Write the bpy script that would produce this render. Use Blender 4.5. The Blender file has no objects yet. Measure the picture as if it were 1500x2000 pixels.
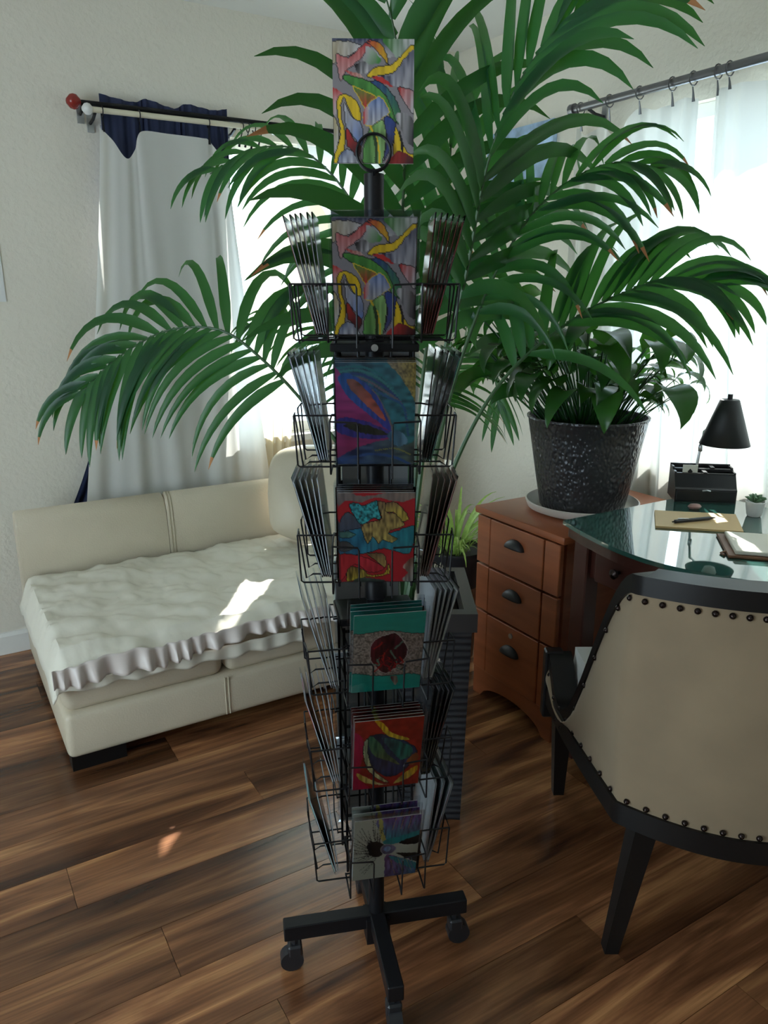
import bpy, bmesh, math, random
import numpy as np
from mathutils import Vector, Matrix, noise
random.seed(7); rng = np.random.RandomState(5)
S = bpy.context.scene
COL = S.collection
PI = math.pi
# ------------------------------------------------------------------ camera, world, sun, exposure
CAM_H = 1.40; TH = math.radians(16)
ct, st = math.cos(TH), math.sin(TH)
cam = bpy.data.cameras.new('camera'); cam.sensor_fit = 'VERTICAL'; cam.sensor_height = 36; cam.lens = 27.0
cam.clip_start = 0.05
camo = bpy.data.objects.new('camera', cam); COL.objects.link(camo)
camo.location = (0, 0, CAM_H); camo.rotation_euler = (PI/2 - TH, 0, 0)
S.camera = camo
S.view_settings.view_transform = 'Standard'; S.view_settings.look = 'None'
S.view_settings.gamma = 1; S.view_settings.use_curve_mapping = False
S.view_settings.exposure = 0.65
w = bpy.data.worlds.new('sky'); S.world = w; w.use_nodes = True
bg = w.node_tree.nodes['Background']; bg.inputs[0].default_value = (0.72, 0.90, 1.0, 1); bg.inputs[1].default_value = 4.4
sun = bpy.data.lights.new('sun_offscreen', 'SUN'); sun.energy = 9; sun.angle = math.radians(0.6); sun.color = (1, .95, .86)
suno = bpy.data.objects.new('sun_offscreen', sun); COL.objects.link(suno)
SUN_DIR = Vector((-0.137, -0.99, -0.79))
suno.rotation_euler = SUN_DIR.to_track_quat('-Z', 'Y').to_euler(); suno.location = (0, 8, 8)

# ------------------------------------------------------------------ room frame
A = math.radians(31)
D = Vector((math.cos(A), math.sin(A), 0)); N = Vector((-D.y, D.x, 0)); UP = Vector((0, 0, 1))
CORNER = N*3.2 + D*2.32
def WL(s, off, z): return CORNER + D*s - N*off + UP*z      # on the sofa wall, s < 0 away from the corner
def WR(s, off, z): return CORNER - N*s - D*off + UP*z      # on the desk wall, s > 0 away from the corner
def ray(px, py):
    u = (px-750)/1500; v = (py-1000)/1500
    return Vector((u, ct - v*st, -st - v*ct))
def atY(px, py, Y):
    r = ray(px, py); return Vector((0, 0, CAM_H)) + r*(Y/r.y)
def atZ(px, py, z):
    r = ray(px, py); return Vector((0, 0, CAM_H)) + r*((z-CAM_H)/r.z)

# ------------------------------------------------------------------ materials
MATS = {}
def mat(name, col, rough=.6, metal=0, var=0, vscale=8, bump=0, bscale=60, trans=0, spec=.5, coat=0, stretch=None, translucent=0, sheen=0, tcol=None):
    if name in MATS: return MATS[name]
    m = bpy.data.materials.new(name); m.use_nodes = True; nt = m.node_tree; L = nt.links
    b = nt.nodes['Principled BSDF']; out = nt.nodes['Material Output']
    b.inputs['Base Color'].default_value = (*col, 1); b.inputs['Roughness'].default_value = rough
    b.inputs['Metallic'].default_value = metal; b.inputs['Specular IOR Level'].default_value = spec
    b.inputs['Coat Weight'].default_value = coat; b.inputs['Sheen Weight'].default_value = sheen
    b.inputs['Transmission Weight'].default_value = trans
    tc = None
    if var or bump:
        tc = nt.nodes.new('ShaderNodeTexCoord'); src = tc.outputs['Object']
        if stretch:
            mp = nt.nodes.new('ShaderNodeMapping'); mp.inputs['Scale'].default_value = stretch
            L.new(src, mp.inputs[0]); src = mp.outputs[0]
    if var:
        n = nt.nodes.new('ShaderNodeTexNoise'); n.inputs['Scale'].default_value = vscale; n.inputs['Detail'].default_value = 5
        L.new(src, n.inputs['Vector'])
        r = nt.nodes.new('ShaderNodeValToRGB'); e = r.color_ramp.elements
        e[0].position = .3; e[1].position = .7
        e[0].color = (*[c*(1-var) for c in col], 1); e[1].color = (*[min(1, c*(1+var)) for c in col], 1)
        L.new(n.outputs['Fac'], r.inputs[0]); L.new(r.outputs[0], b.inputs['Base Color'])
    if bump:
        n2 = nt.nodes.new('ShaderNodeTexNoise'); n2.inputs['Scale'].default_value = bscale; n2.inputs['Detail'].default_value = 3
        L.new(src, n2.inputs['Vector'])
        bp = nt.nodes.new('ShaderNodeBump'); bp.inputs['Strength'].default_value = bump; bp.inputs['Distance'].default_value = .01
        L.new(n2.outputs['Fac'], bp.inputs['Height']); L.new(bp.outputs[0], b.inputs['Normal'])
    if translucent:
        t = nt.nodes.new('ShaderNodeBsdfTranslucent'); t.inputs[0].default_value = (*[min(1, c*1.0) for c in col], 1)
        if tcol: t.inputs[0].default_value = (*tcol, 1)
        elif var: L.new(r.outputs[0], t.inputs[0])
        mx = nt.nodes.new('ShaderNodeMixShader'); mx.inputs[0].default_value = translucent
        L.new(b.outputs[0], mx.inputs[1]); L.new(t.outputs[0], mx.inputs[2]); L.new(mx.outputs[0], out.inputs[0])
    MATS[name] = m; return m
def glassy(name, tint, gloss=.12, rough=0.0):
    if name in MATS: return MATS[name]
    m = bpy.data.materials.new(name); m.use_nodes = True; nt = m.node_tree; L = nt.links
    for n in list(nt.nodes):
        if n.type == 'BSDF_PRINCIPLED': nt.nodes.remove(n)
    out = nt.nodes['Material Output']
    t = nt.nodes.new('ShaderNodeBsdfTransparent'); t.inputs[0].default_value = (*tint, 1)
    g = nt.nodes.new('ShaderNodeBsdfGlossy'); g.inputs['Roughness'].default_value = rough
    f = nt.nodes.new('ShaderNodeLayerWeight'); f.inputs[0].default_value = gloss
    mx = nt.nodes.new('ShaderNodeMixShader')
    L.new(f.outputs['Fresnel'], mx.inputs[0]); L.new(t.outputs[0], mx.inputs[1]); L.new(g.outputs[0], mx.inputs[2]); L.new(mx.outputs[0], out.inputs[0])
    MATS[name] = m; return m
def print_mat():
    m = bpy.data.materials.new('printed_art'); m.use_nodes = True; nt = m.node_tree
    a = nt.nodes.new('ShaderNodeAttribute'); a.attribute_name = 'Col'
    b = nt.nodes['Principled BSDF']; nt.links.new(a.outputs['Color'], b.inputs['Base Color']); b.inputs['Roughness'].default_value = .35
    return m
def wood_floor():
    m = bpy.data.materials.new('laminate'); m.use_nodes = True; nt = m.node_tree; L = nt.links
    b = nt.nodes['Principled BSDF']; tc = nt.nodes.new('ShaderNodeTexCoord'); oi = nt.nodes.new('ShaderNodeObjectInfo')
    off = nt.nodes.new('ShaderNodeVectorMath'); off.operation = 'SCALE'; off.inputs['Scale'].default_value = 40
    cx = nt.nodes.new('ShaderNodeCombineXYZ'); L.new(oi.outputs['Random'], cx.inputs[0]); L.new(oi.outputs['Random'], cx.inputs[1])
    L.new(cx.outputs[0], off.inputs[0])
    ad = nt.nodes.new('ShaderNodeVectorMath'); L.new(tc.outputs['Object'], ad.inputs[0]); L.new(off.outputs[0], ad.inputs[1])
    mp = nt.nodes.new('ShaderNodeMapping'); mp.inputs['Scale'].default_value = (.9, 8, 1); L.new(ad.outputs[0], mp.inputs[0])
    n1 = nt.nodes.new('ShaderNodeTexNoise'); n1.inputs['Scale'].default_value = 1.6; n1.inputs['Detail'].default_value = 7; n1.inputs['Distortion'].default_value = .9
    L.new(mp.outputs[0], n1.inputs['Vector'])
    r = nt.nodes.new('ShaderNodeValToRGB'); e = r.color_ramp.elements
    e[0].position = .30; e[0].color = (.055, .02, .010, 1); e[1].position = .69; e[1].color = (.50, .24, .10, 1)
    x = r.color_ramp.elements.new(.46); x.color = (.16, .064, .028, 1); x = r.color_ramp.elements.new(.56); x.color = (.27, .115, .05, 1)
    L.new(n1.outputs['Fac'], r.inputs[0])
    mp2 = nt.nodes.new('ShaderNodeMapping'); mp2.inputs['Scale'].default_value = (3, 120, 1); L.new(ad.outputs[0], mp2.inputs[0])
    n2 = nt.nodes.new('ShaderNodeTexNoise'); n2.inputs['Scale'].default_value = 1.5; n2.inputs['Detail'].default_value = 4; L.new(mp2.outputs[0], n2.inputs['Vector'])
    hs = nt.nodes.new('ShaderNodeHueSaturation')
    mr = nt.nodes.new('ShaderNodeMapRange'); mr.inputs['To Min'].default_value = .65; mr.inputs['To Max'].default_value = 1.45
    L.new(oi.outputs['Random'], mr.inputs[0])
    ml = nt.nodes.new('ShaderNodeMath'); ml.operation = 'MULTIPLY'
    mr2 = nt.nodes.new('ShaderNodeMapRange'); mr2.inputs['From Min'].default_value = .3; mr2.inputs['From Max'].default_value = .7; mr2.inputs['To Min'].default_value = .75; mr2.inputs['To Max'].default_value = 1.2
    L.new(n2.outputs['Fac'], mr2.inputs[0]); L.new(mr.outputs[0], ml.inputs[0]); L.new(mr2.outputs[0], ml.inputs[1])
    L.new(ml.outputs[0], hs.inputs['Value']); L.new(r.outputs[0], hs.inputs['Color']); L.new(hs.outputs[0], b.inputs['Base Color'])
    b.inputs['Roughness'].default_value = .24; b.inputs['Specular IOR Level'].default_value = .55
    bp = nt.nodes.new('ShaderNodeBump'); bp.inputs['Strength'].default_value = .08; bp.inputs['Distance'].default_value = .003
    L.new(n2.outputs['Fac'], bp.inputs['Height']); L.new(bp.outputs[0], b.inputs['Normal'])
    return m
def hammered():
    m = mat('hammered_pot', (.055, .055, .060), .30, metal=.5); nt = m.node_tree; L = nt.links; b = nt.nodes['Principled BSDF']
    tc = nt.nodes.new('ShaderNodeTexCoord'); v = nt.nodes.new('ShaderNodeTexVoronoi'); v.inputs['Scale'].default_value = 105; v.feature = 'SMOOTH_F1'
    mp = nt.nodes.new('ShaderNodeMapping'); mp.inputs['Scale'].default_value = (1, 1, .8); L.new(tc.outputs['Object'], mp.inputs[0]); L.new(mp.outputs[0], v.inputs['Vector'])
    bp = nt.nodes.new('ShaderNodeBump'); bp.inputs['Strength'].default_value = .9; bp.inputs['Distance'].default_value = .006
    L.new(v.outputs['Distance'], bp.inputs['Height']); L.new(bp.outputs[0], b.inputs['Normal']); return m
M_wall = mat('wall_paint', (.74, .69, .595), .85, bump=.35, bscale=55)
M_ceil = mat('ceiling_paint', (.82, .81, .78), .9)
M_trim = mat('white_trim', (.80, .79, .75), .5)
M_floor = wood_floor()
M_black = mat('black_metal', (.008, .008, .010), .42, spec=.25)
M_blackw = mat('black_wood', (.008, .007, .007), .4, spec=.28)
M_plast = mat('black_plastic', (.015, .016, .02), .45)
M_leather = mat('cream_leather', (.60, .52, .395), .42, var=.05, vscale=5, bump=.12, bscale=180)
M_cloth = mat('cream_cloth', (.74, .70, .60), .7, bump=.15, bscale=25)
M_satin = mat('satin_ruffle', (.66, .58, .54), .3, sheen=.3)
M_sheer = mat('white_curtain', (.86, .84, .79), .8, translucent=.36)
M_sheer2 = mat('sheer_curtain', (.78, .76, .70), .8, translucent=.24)
M_cream = mat('cream_curtain', (.80, .72, .55), .8, translucent=.45)
M_navy = mat('navy_curtain', (.008, .016, .06), .7)
M_leaf = mat('palm_leaf', (.014, .075, .032), .34, var=.35, vscale=4, translucent=.40, tcol=(.07, .26, .03))
M_stalk = mat('palm_stalk', (.03, .085, .025), .45)
M_tip = mat('dry_tip', (.40, .17, .06), .7)
M_lily = mat('lily_leaf', (.013, .070, .018), .27, var=.4, vscale=6, translucent=.35, tcol=(.08, .26, .03))
M_spider = mat('spider_leaf', (.42, .60, .15), .45, var=.3, vscale=30, translucent=.35)
M_soil = mat('soil', (.03, .02, .015), .95)
M_cherry = mat('cherry_wood', (.30, .085, .032), .36, var=.18, vscale=3, stretch=(1, 1, 9), coat=.15)
M_mahog = mat('mahogany', (.055, .014, .010), .3, var=.25, vscale=4, coat=.3)
M_suede = mat('tan_suede', (.25, .18, .11), .85, var=.10, vscale=7, sheen=.2)
M_seat = mat('seat_fabric', (.62, .62, .60), .8)
M_nail = mat('nailhead', (.03, .02, .018), .25, metal=.8)
M_steel = mat('steel', (.55, .56, .58), .3, metal=1)
M_rod = mat('grey_rod', (.18, .18, .19), .3, metal=.8)
M_sleeve = glassy('clear_sleeve', (.93, .95, .97), .18, .08)
M_pane = glassy('window_glass', (.95, .98, 1), .08)
M_print = print_mat()
M_card = mat('white_card', (.72, .72, .71), .6)
M_planter = mat('planter_ribbed', (.012, .013, .018), .5)
M_rim = mat('planter_rim', (.030, .030, .033), .3)
M_pebble = mat('pebble', (.50, .42, .30), .8, var=.3, vscale=14)
M_saucer = mat('saucer', (.62, .56, .50), .45)
M_dkblue = mat('organizer_black', (.014, .015, .017), .42)
M_manila = mat('manila', (.66, .45, .20), .6)
M_paper = mat('paper', (.75, .72, .62), .7)
M_brown = mat('brown_leather', (.20, .09, .045), .5)
M_stone = mat('pink_stone', (.42, .24, .22), .35, var=.2, vscale=40)
M_white = mat('white_ceramic', (.75, .74, .72), .35)
M_succ = mat('succulent', (.10, .20, .10), .5, var=.3, vscale=60)
M_basket = mat('brown_stand', (.22, .10, .05), .6)
M_pic = mat('blue_picture', (.30, .42, .62), .5, var=.75, vscale=9)
M_red = mat('red_finial', (.25, .02, .015), .2)
M_cream2 = mat('cream_rod', (.70, .64, .50), .4)

# ------------------------------------------------------------------ builders
class MB:
    def __init__(s): s.v = []; s.f = []
    def add(s, vs, fs):
        o = len(s.v); s.v += [tuple(p) for p in vs]; s.f += [tuple(i+o for i in f) for f in fs]; return s
    def box(s, c, d, mtx=None):
        x, y, z = [k/2 for k in d]; cs = []
        for i in (-1, 1):
            for j in (-1, 1):
                for k in (-1, 1):
                    p = Vector((c[0]+i*x, c[1]+j*y, c[2]+k*z)); cs.append(mtx @ p if mtx else p)
        return s.add(cs, [(0, 1, 3, 2), (4, 6, 7, 5), (0, 4, 5, 1), (2, 3, 7, 6), (0, 2, 6, 4), (1, 5, 7, 3)])
    def tube(s, pts, r, n=6, closed=False, cap=True):
        pts = [Vector(p) for p in pts]; k = len(pts); rs = r if isinstance(r, (list, tuple)) else [r]*k
        ring0 = len(s.v); ref = None
        for i, p in enumerate(pts):
            a = pts[i-1] if (i > 0 or closed) else p; b = pts[(i+1) % k] if (i < k-1 or closed) else p
            t = (b-a).normalized()
            if ref is None or abs(ref.dot(t)) > .95: ref = Vector((0, 0, 1)) if abs(t.z) < .9 else Vector((1, 0, 0))
            x = t.cross(ref).normalized(); y = x.cross(t); ref = y
            for j in range(n):
                a2 = 2*PI*j/n; s.v.append(tuple(p + (x*math.cos(a2)+y*math.sin(a2))*rs[i]))
        for i in range(k if closed else k-1):
            for j in range(n):
                a0 = ring0+i*n; b0 = ring0+((i+1) % k)*n
                s.f.append((a0+j, a0+(j+1) % n, b0+(j+1) % n, b0+j))
        if cap and not closed:
            s.f.append(tuple(ring0+j for j in range(n))[::-1]); s.f.append(tuple(ring0+(k-1)*n+j for j in range(n)))
        return s
    def lathe(s, prof, n=32, c=(0, 0, 0), cap=False):
        o = len(s.v)
        for r, z in prof:
            for j in range(n):
                a = 2*PI*j/n; s.v.append((c[0]+r*math.cos(a), c[1]+r*math.sin(a), c[2]+z))
        for i in range(len(prof)-1):
            for j in range(n): s.f.append((o+i*n+j, o+i*n+(j+1) % n, o+(i+1)*n+(j+1) % n, o+(i+1)*n+j))
        if cap:
            s.f.append(tuple(o+j for j in range(n))[::-1]); q = o+(len(prof)-1)*n; s.f.append(tuple(q+j for j in range(n)))
        return s
    def grid(s, fn, nu, nv):
        o = len(s.v)
        for i in range(nu+1):
            for j in range(nv+1): s.v.append(tuple(fn(i/nu, j/nv)))
        for i in range(nu):
            for j in range(nv):
                a = o+i*(nv+1)+j; s.f.append((a, a+nv+1, a+nv+2, a+1))
        return s
    def mesh(s, name, smooth=False):
        m = bpy.data.meshes.new(name); m.from_pydata(s.v, [], s.f); m.update()
        if smooth:
            for p in m.polygons: p.use_smooth = True
        return m
    def build(s, name, material, parent=None, smooth=False, loc=None, rot=None, bevel=0, seg=2, solid=0):
        me = s.mesh(name, smooth)
        if bevel or True:
            bm = bmesh.new(); bm.from_mesh(me)
            if bevel: bmesh.ops.bevel(bm, geom=list(bm.edges), offset=bevel, segments=seg, affect='EDGES', profile=.5)
            bmesh.ops.recalc_face_normals(bm, faces=list(bm.faces)); bm.to_mesh(me); bm.free()
            if bevel and seg > 1:
                for p in me.polygons: p.use_smooth = True
                me.set_sharp_from_angle(angle=math.radians(40))
        elif smooth: pass
        if smooth: me.set_sharp_from_angle(angle=math.radians(50))
        me.materials.append(material)
        o = link(name, me, parent)
        if loc: o.location = loc
        if rot: o.rotation_euler = rot
        if solid:
            md = o.modifiers.new('thick', 'SOLIDIFY'); md.thickness = solid; md.offset = 0
        return o
def link(name, data, parent=None):
    o = bpy.data.objects.new(name, data); COL.objects.link(o)
    if parent: o.parent = parent
    return o
def tag(o, label=None, cat=None, group=None, kind=None):
    if label: o['label'] = label
    if cat: o['category'] = cat
    if group: o['group'] = group
    if kind: o['kind'] = kind
    return o
def thing(name, label, cat, loc=(0, 0, 0), rz=0, group=None):
    o = link(name, None); o.location = loc; o.rotation_euler = (0, 0, rz); o.empty_display_size = .05
    return tag(o, label, cat, group)
def frame(o, x, y, z): # local matrix from origin and axes
    return Matrix(((x.x, y.x, z.x, o.x), (x.y, y.y, z.y, o.y), (x.z, y.z, z.z, o.z), (0, 0, 0, 1)))
ROOM = frame(Vector((0, 0, 0)), D, N, UP)
def smooth(t): t = max(0, min(1, t)); return t*t*(3-2*t)
def catmull(pts, n=8, closed=False):
    P = [Vector(p) for p in pts]; k = len(P); out = []
    for i in range(k if closed else k-1):
        a = P[i-1] if (i > 0 or closed) else P[0]*2-P[1]; b = P[i]; c = P[(i+1) % k]
        d = P[(i+2) % k] if (i < k-2 or closed) else c*2-b
        for j in range(n):
            t = j/n
            out.append(.5*((2*b) + (c-a)*t + (2*a-5*b+4*c-d)*t*t + (3*b-a-3*c+d)*t**3))
    if not closed: out.append(P[-1])
    return out

# ------------------------------------------------------------------ room shell
LW, RWL, CEIL = 4.7, 5.3, 2.445     # wall lengths from the corner, ceiling height
def slab(mb, f, s0, s1, z0, z1, t=.12):      # wall piece behind plane f(s, off, z)
    vs = [f(s, o, z) for o in (0, -t) for s, z in ((s0, z0), (s1, z0), (s1, z1), (s0, z1))]
    mb.add(vs, [(0, 1, 2, 3), (7, 6, 5, 4), (0, 4, 5, 1), (1, 5, 6, 2), (2, 6, 7, 3), (3, 7, 4, 0)])
def wall_with_hole(name, f, s0, s1, h):
    a0, a1, z0, z1 = h; mb = MB()
    slab(mb, f, s0, a0, 0, CEIL); slab(mb, f, a1, s1, 0, CEIL); slab(mb, f, a0, a1, 0, z0) if z0 > 0 else None; slab(mb, f, a0, a1, z1, CEIL)
    return tag(mb.build(name, M_wall), kind='structure')
WIN_L = (-1.615, -.42, .78, 1.995); WIN_R = (1.05, 2.55, .78, 2.0)
wall_with_hole('wall_left', WL, -LW-.12, .12, WIN_L)
wall_with_hole('wall_right', WR, -.0, RWL+.12, WIN_R)
def WE(s, off, z): return WL(-LW, 0, 0) - N*s + D*off + UP*z
# the photo's floor and card fronts brighten towards this side of the room: daylight enters there through an open doorway
wall_with_hole('wall_side', WE, 0, RWL, (1.5, 3.3, 0, 2.1))
mb = MB(); slab(mb, lambda s, o, z: WR(RWL, 0, 0) - D*s + N*o + UP*z, 0, LW, 0, CEIL); tag(mb.build('wall_back', M_wall), kind='structure')
mb = MB(); mb.add([WL(s, o, z) for z in (CEIL, CEIL+.1) for s, o in ((-LW-.12, -.12), (.12, -.12), (.12, RWL+.12), (-LW-.12, RWL+.12))], [(3, 2, 1, 0), (4, 5, 6, 7), (0, 1, 5, 4), (1, 2, 6, 5), (2, 3, 7, 6), (3, 0, 4, 7)])
tag(mb.build('ceiling', M_ceil), kind='structure')
mb = MB(); mb.add([WL(s, o, z) for z in (-.10, -.012) for s, o in ((-LW-.12, -.12), (.12, -.12), (.12, RWL+.12), (-LW-.12, RWL+.12))], [(3, 2, 1, 0), (4, 5, 6, 7), (0, 1, 5, 4), (1, 2, 6, 5), (2, 3, 7, 6), (3, 0, 4, 7)])
floor = tag(mb.build('floor', mat('underlay', (.03, .015, .008), .9)), kind='structure')
PW, PL = .155, 1.22
r = 0; y = .005
while y < RWL-.01:
    wd = min(PW, RWL-y-.003); x = -LW + .003 - ((r*.437) % 1)*PL; 
    while x < -.004:
        a = max(x, -LW+.003); b = min(x+PL, -.004)
        if b-a > .02:
            ln = b-a-.0012
            pm = MB().box((0, 0, -.006), (ln, wd-.0012, .012))
            o = pm.build('plank', M_floor, floor)
            o.matrix_world = frame(WL((a+b)/2, y+wd/2, 0), D, N, UP)
        x += PL
    y += PW; r += 1
def baseboard(name, f, s0, s1):
    mb = MB(); prof = [(0, 0), (.014, 0), (.014, .075), (.008, .088), (0, .09)]
    vs = [f(s, o, z+.0005) for s in (s0, s1) for o, z in prof]
    mb.add(vs, [(0, 1, 6, 5), (1, 2, 7, 6), (2, 3, 8, 7), (3, 4, 9, 8), (4, 3, 2, 1, 0), (5, 6, 7, 8, 9)])
    tag(mb.build(name, M_trim), kind='structure')
baseboard('baseboard_left', WL, -LW+.002, -.016); baseboard('baseboard_right', WR, .002, RWL-.002)
def window(name, f, h, nm=1):
    a0, a1, z0, z1 = h
    root = link(name, None); root.location = f((a0+a1)/2, -.06, z0); tag(root, kind='structure')
    inv = Matrix.Translation(-root.location)
    fw = .045; n = 0
    def bar(nm_, b0, b1, c0, c1, o0=-.085, o1=-.035, m=M_trim):
        mb = MB(); vs = [inv @ f(s, o, z) for o in (o0, o1) for s, z in ((b0, c0), (b1, c0), (b1, c1), (b0, c1))]
        mb.add(vs, [(0, 1, 2, 3), (7, 6, 5, 4), (0, 4, 5, 1), (1, 5, 6, 2), (2, 6, 7, 3), (3, 7, 4, 0)]); mb.build(nm_, m, root)
    e = .001
    bar('window_frame', a0+e, a0+fw, z0+e, z1-e); bar('window_frame', a1-fw, a1-e, z0+e, z1-e)
    bar('window_frame', a0+fw, a1-fw, z0+e, z0+fw); bar('window_frame', a0+fw, a1-fw, z1-fw, z1-e)
    xs = [a0+fw+(a1-a0-2*fw)*i/(nm+1) for i in range(nm+2)]
    for i in range(1, nm+1): bar('mullion', xs[i]-.02, xs[i]+.02, z0+fw, z1-fw)
    for i in range(nm+1): bar('pane', xs[i]+(.02 if i else 0), xs[i+1]-(.02 if i < nm else 0), z0+fw, z1-fw, -.062, -.058, M_pane)
    bar('window_sill', a0-.04, a1+.04, z0-.03, z0-.002, .001, .05)
window('window_1', WL, WIN_L, 1); window('window_2', WR, WIN_R, 1)

# ------------------------------------------------------------------ curtains and rods
def rod(name, f, s0, s1, off, z, r, m, label, mf=None, fr=.028, brackets=()):
    t = thing(name, label, 'curtain rod', f((s0+s1)/2, off, z)); inv = Matrix.Translation(-t.location)
    MB().tube([inv @ f(s0, off, z), inv @ f(s1, off, z)], r, 12).build('pole', m, t, smooth=True)
    for s, sg in ((s0, -1), (s1, 1)):
        if mf:
            c = inv @ f(s+sg*fr*.8, off, z); prof = [(0.001, -fr), (fr*.5, -fr*.85), (fr*.95, -fr*.3), (fr, 0), (fr*.95, fr*.3), (fr*.5, fr*.85), (.001, fr)]
            MB().lathe(prof, 16, c).build('finial', mf, t, smooth=True)
        else:
            MB().tube([inv @ f(s-sg*.0, off, z), inv @ f(s+sg*.022, off, z)], r*1.5, 12).build('end_cap', m, t, smooth=True)
    for s in brackets:
        MB().tube([inv @ f(s, .002, z-.03), inv @ f(s, off*.6, z-.025), inv @ f(s, off, z-.012)], .006, 6).build('bracket', M_black, t)
        mb = MB(); vs = [inv @ f(s+a, o, z+b) for o in (.001, .006) for a, b in ((-.012, -.06), (.012, -.06), (.012, .01), (-.012, .01))]
        mb.add(vs, [(0, 1, 2, 3), (7, 6, 5, 4), (0, 4, 5, 1), (1, 5, 6, 2), (2, 6, 7, 3), (3, 7, 4, 0)]); mb.build('bracket_plate', M_steel, t)
    return t
def curtain(name, f, top, bot, zb, off, m, label, nf=6, amp=.022, nu=90, nv=36, rings=None, rr=None, ringm=None, zrod=None, offrod=None, seed=0, hemtop=None, pw=1.15, bulge=0):
    # top: list of (s, z) along the top edge; bot: (s0, s1)
    t = thing(name, label, 'curtain', f((bot[0]+bot[1])/2, off, zb)); inv = Matrix.Translation(-t.location)
    tp = catmull([(a, b, 0) for a, b in top], 12)
    def fn(u, v):
        k = u*(len(tp)-1); i = min(int(k), len(tp)-2); p = tp[i].lerp(tp[i+1], k-i)
        sb = bot[0]+(bot[1]-bot[0])*u; s = p.x+(sb-p.x)*v**pw; z = p.y+(zb-p.y)*v
        s += bulge*u*u*math.exp(-((z-1.62)/.16)**2)
        ph = seed + nf*2*PI*u + .9*math.sin(3.1*u+2*v+seed)
        a = amp*(.35+.65*v)*(math.sin(ph)+.35*math.sin(2.3*ph+1))
        return inv @ f(s, off+a, z)
    MB().grid(fn, nu, nv).build('fabric', m, t, smooth=True)
    for s, zt in (rings or []):
        zr = zrod-.0032; pts = [inv @ f(s, offrod+rr*math.cos(q), zr+rr*math.sin(q)) for q in [2*PI*i/14 for i in range(14)]]
        MB().tube(pts, .0022, 5, closed=True).build('ring', ringm, t, smooth=True)
        MB().tube([inv @ f(s, offrod, zr-rr-.003), inv @ f(s, (offrod+off)/2, (zr-rr+zt)/2-.003), inv @ f(s, off, zt-.012)], [.002, .003, .005], 6).build('clip', ringm, t)
    return t
rod('curtain_rod', WL, -1.69, -.60, .055, 2.047, .009, M_black, 'thin black curtain rod with red glass finial above the sofa', M_red, .026, (-1.682, -.62))
rod('curtain_rod', WL, -1.658, -.98, .095, 2.020, .010, M_cream2, 'cream painted curtain rod with pale ball finial in front of the navy valance', M_white, .020, (-1.650, -1.13))
rod('curtain_rod', WR, .86, 2.7, .085, 2.052, .014, M_rod, 'grey metal curtain rod with ring clips on the desk wall', None, brackets=(.93, 2.6))
navy = curtain('navy_curtain', WL, [(-1.62, 2.085), (-1.5, 2.07), (-1.45, 2.085), (-1.35, 2.065), (-1.3, 2.085), (-1.2, 2.075), (-1.14, 2.085)], (-1.885, -1.22), .55, .045, M_navy,
   'dark navy gathered curtain hanging behind the white one', nf=13, amp=.012, nu=160, pw=3)
curtain('white_curtain', WL, [(-1.64, 1.962), (-1.60, 1.93), (-1.555, 1.868), (-1.52, 1.90), (-1.495, 1.962), (-1.40, 1.966), (-1.27, 1.962), (-1.235, 1.955), (-1.19, 1.90), (-1.165, 1.86)], (-1.85, -1.02), .42, .098, M_sheer,
   'white cloth curtain clipped to the cream rod, top corner drooping', nf=4.5, amp=.011, rings=[(-1.625, 1.962), (-1.495, 1.962), (-1.235, 1.955)], rr=.0165, ringm=M_black, zrod=2.02, offrod=.095, seed=1)
curtain('cream_curtain', WL, [(-1.12, 1.965), (-1.0, 1.955), (-.90, 1.965), (-.80, 1.97)], (-1.06, -.955), .42, .056, M_cream, 'narrow cream sheer curtain bunched beside the bare window gap', nf=3, amp=.010, nu=50, pw=1, bulge=.15,
   rings=[(-1.10, 1.965), (-1.075, 1.965), (-1.05, 1.96), (-1.02, 1.965)], rr=.0165, ringm=M_black, zrod=2.02, offrod=.095, seed=2)
curtain('white_curtain', WL, [(-.835, 1.99), (-.7, 1.985), (-.5, 1.99), (-.34, 1.99)], (-.60, -.30), .42, .028, M_sheer, 'white sheer curtain at the corner side of the sofa window, behind the palm', nf=4, amp=.010, nu=60, seed=3, pw=1.4)
curtain('sheer_curtain', WR, [(.865, 1.99), (.92, 1.955), (1.0, 1.985), (1.06, 1.93), (1.15, 2.0), (1.24, 1.985), (1.33, 2.0), (1.395, 1.99)], (.86, 1.50), .30, .075, M_sheer2,
   'off-white sheer curtain scalloped between clips, behind the leafy potted plant', nf=5, amp=.022, rings=[(.89, 1.985), (1.03, 1.975), (1.165, 1.995), (1.30, 1.995), (1.38, 1.995)], rr=.0205, ringm=M_rod, zrod=2.052, offrod=.085, seed=4)
curtain('sheer_curtain', WR, [(1.455, 1.99), (1.52, 2.005), (1.7, 1.99), (1.9, 2.0), (2.1, 1.99), (2.5, 2.0)], (1.53, 2.55), .30, .075, M_sheer2,
   'off-white sheer curtain hanging behind the desk lamp', nf=6, amp=.024, rings=[(1.47, 1.995), (1.51, 2.005), (1.72, 1.99), (1.92, 2.0)], rr=.0205, ringm=M_rod, zrod=2.052, offrod=.085, seed=5)
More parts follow.
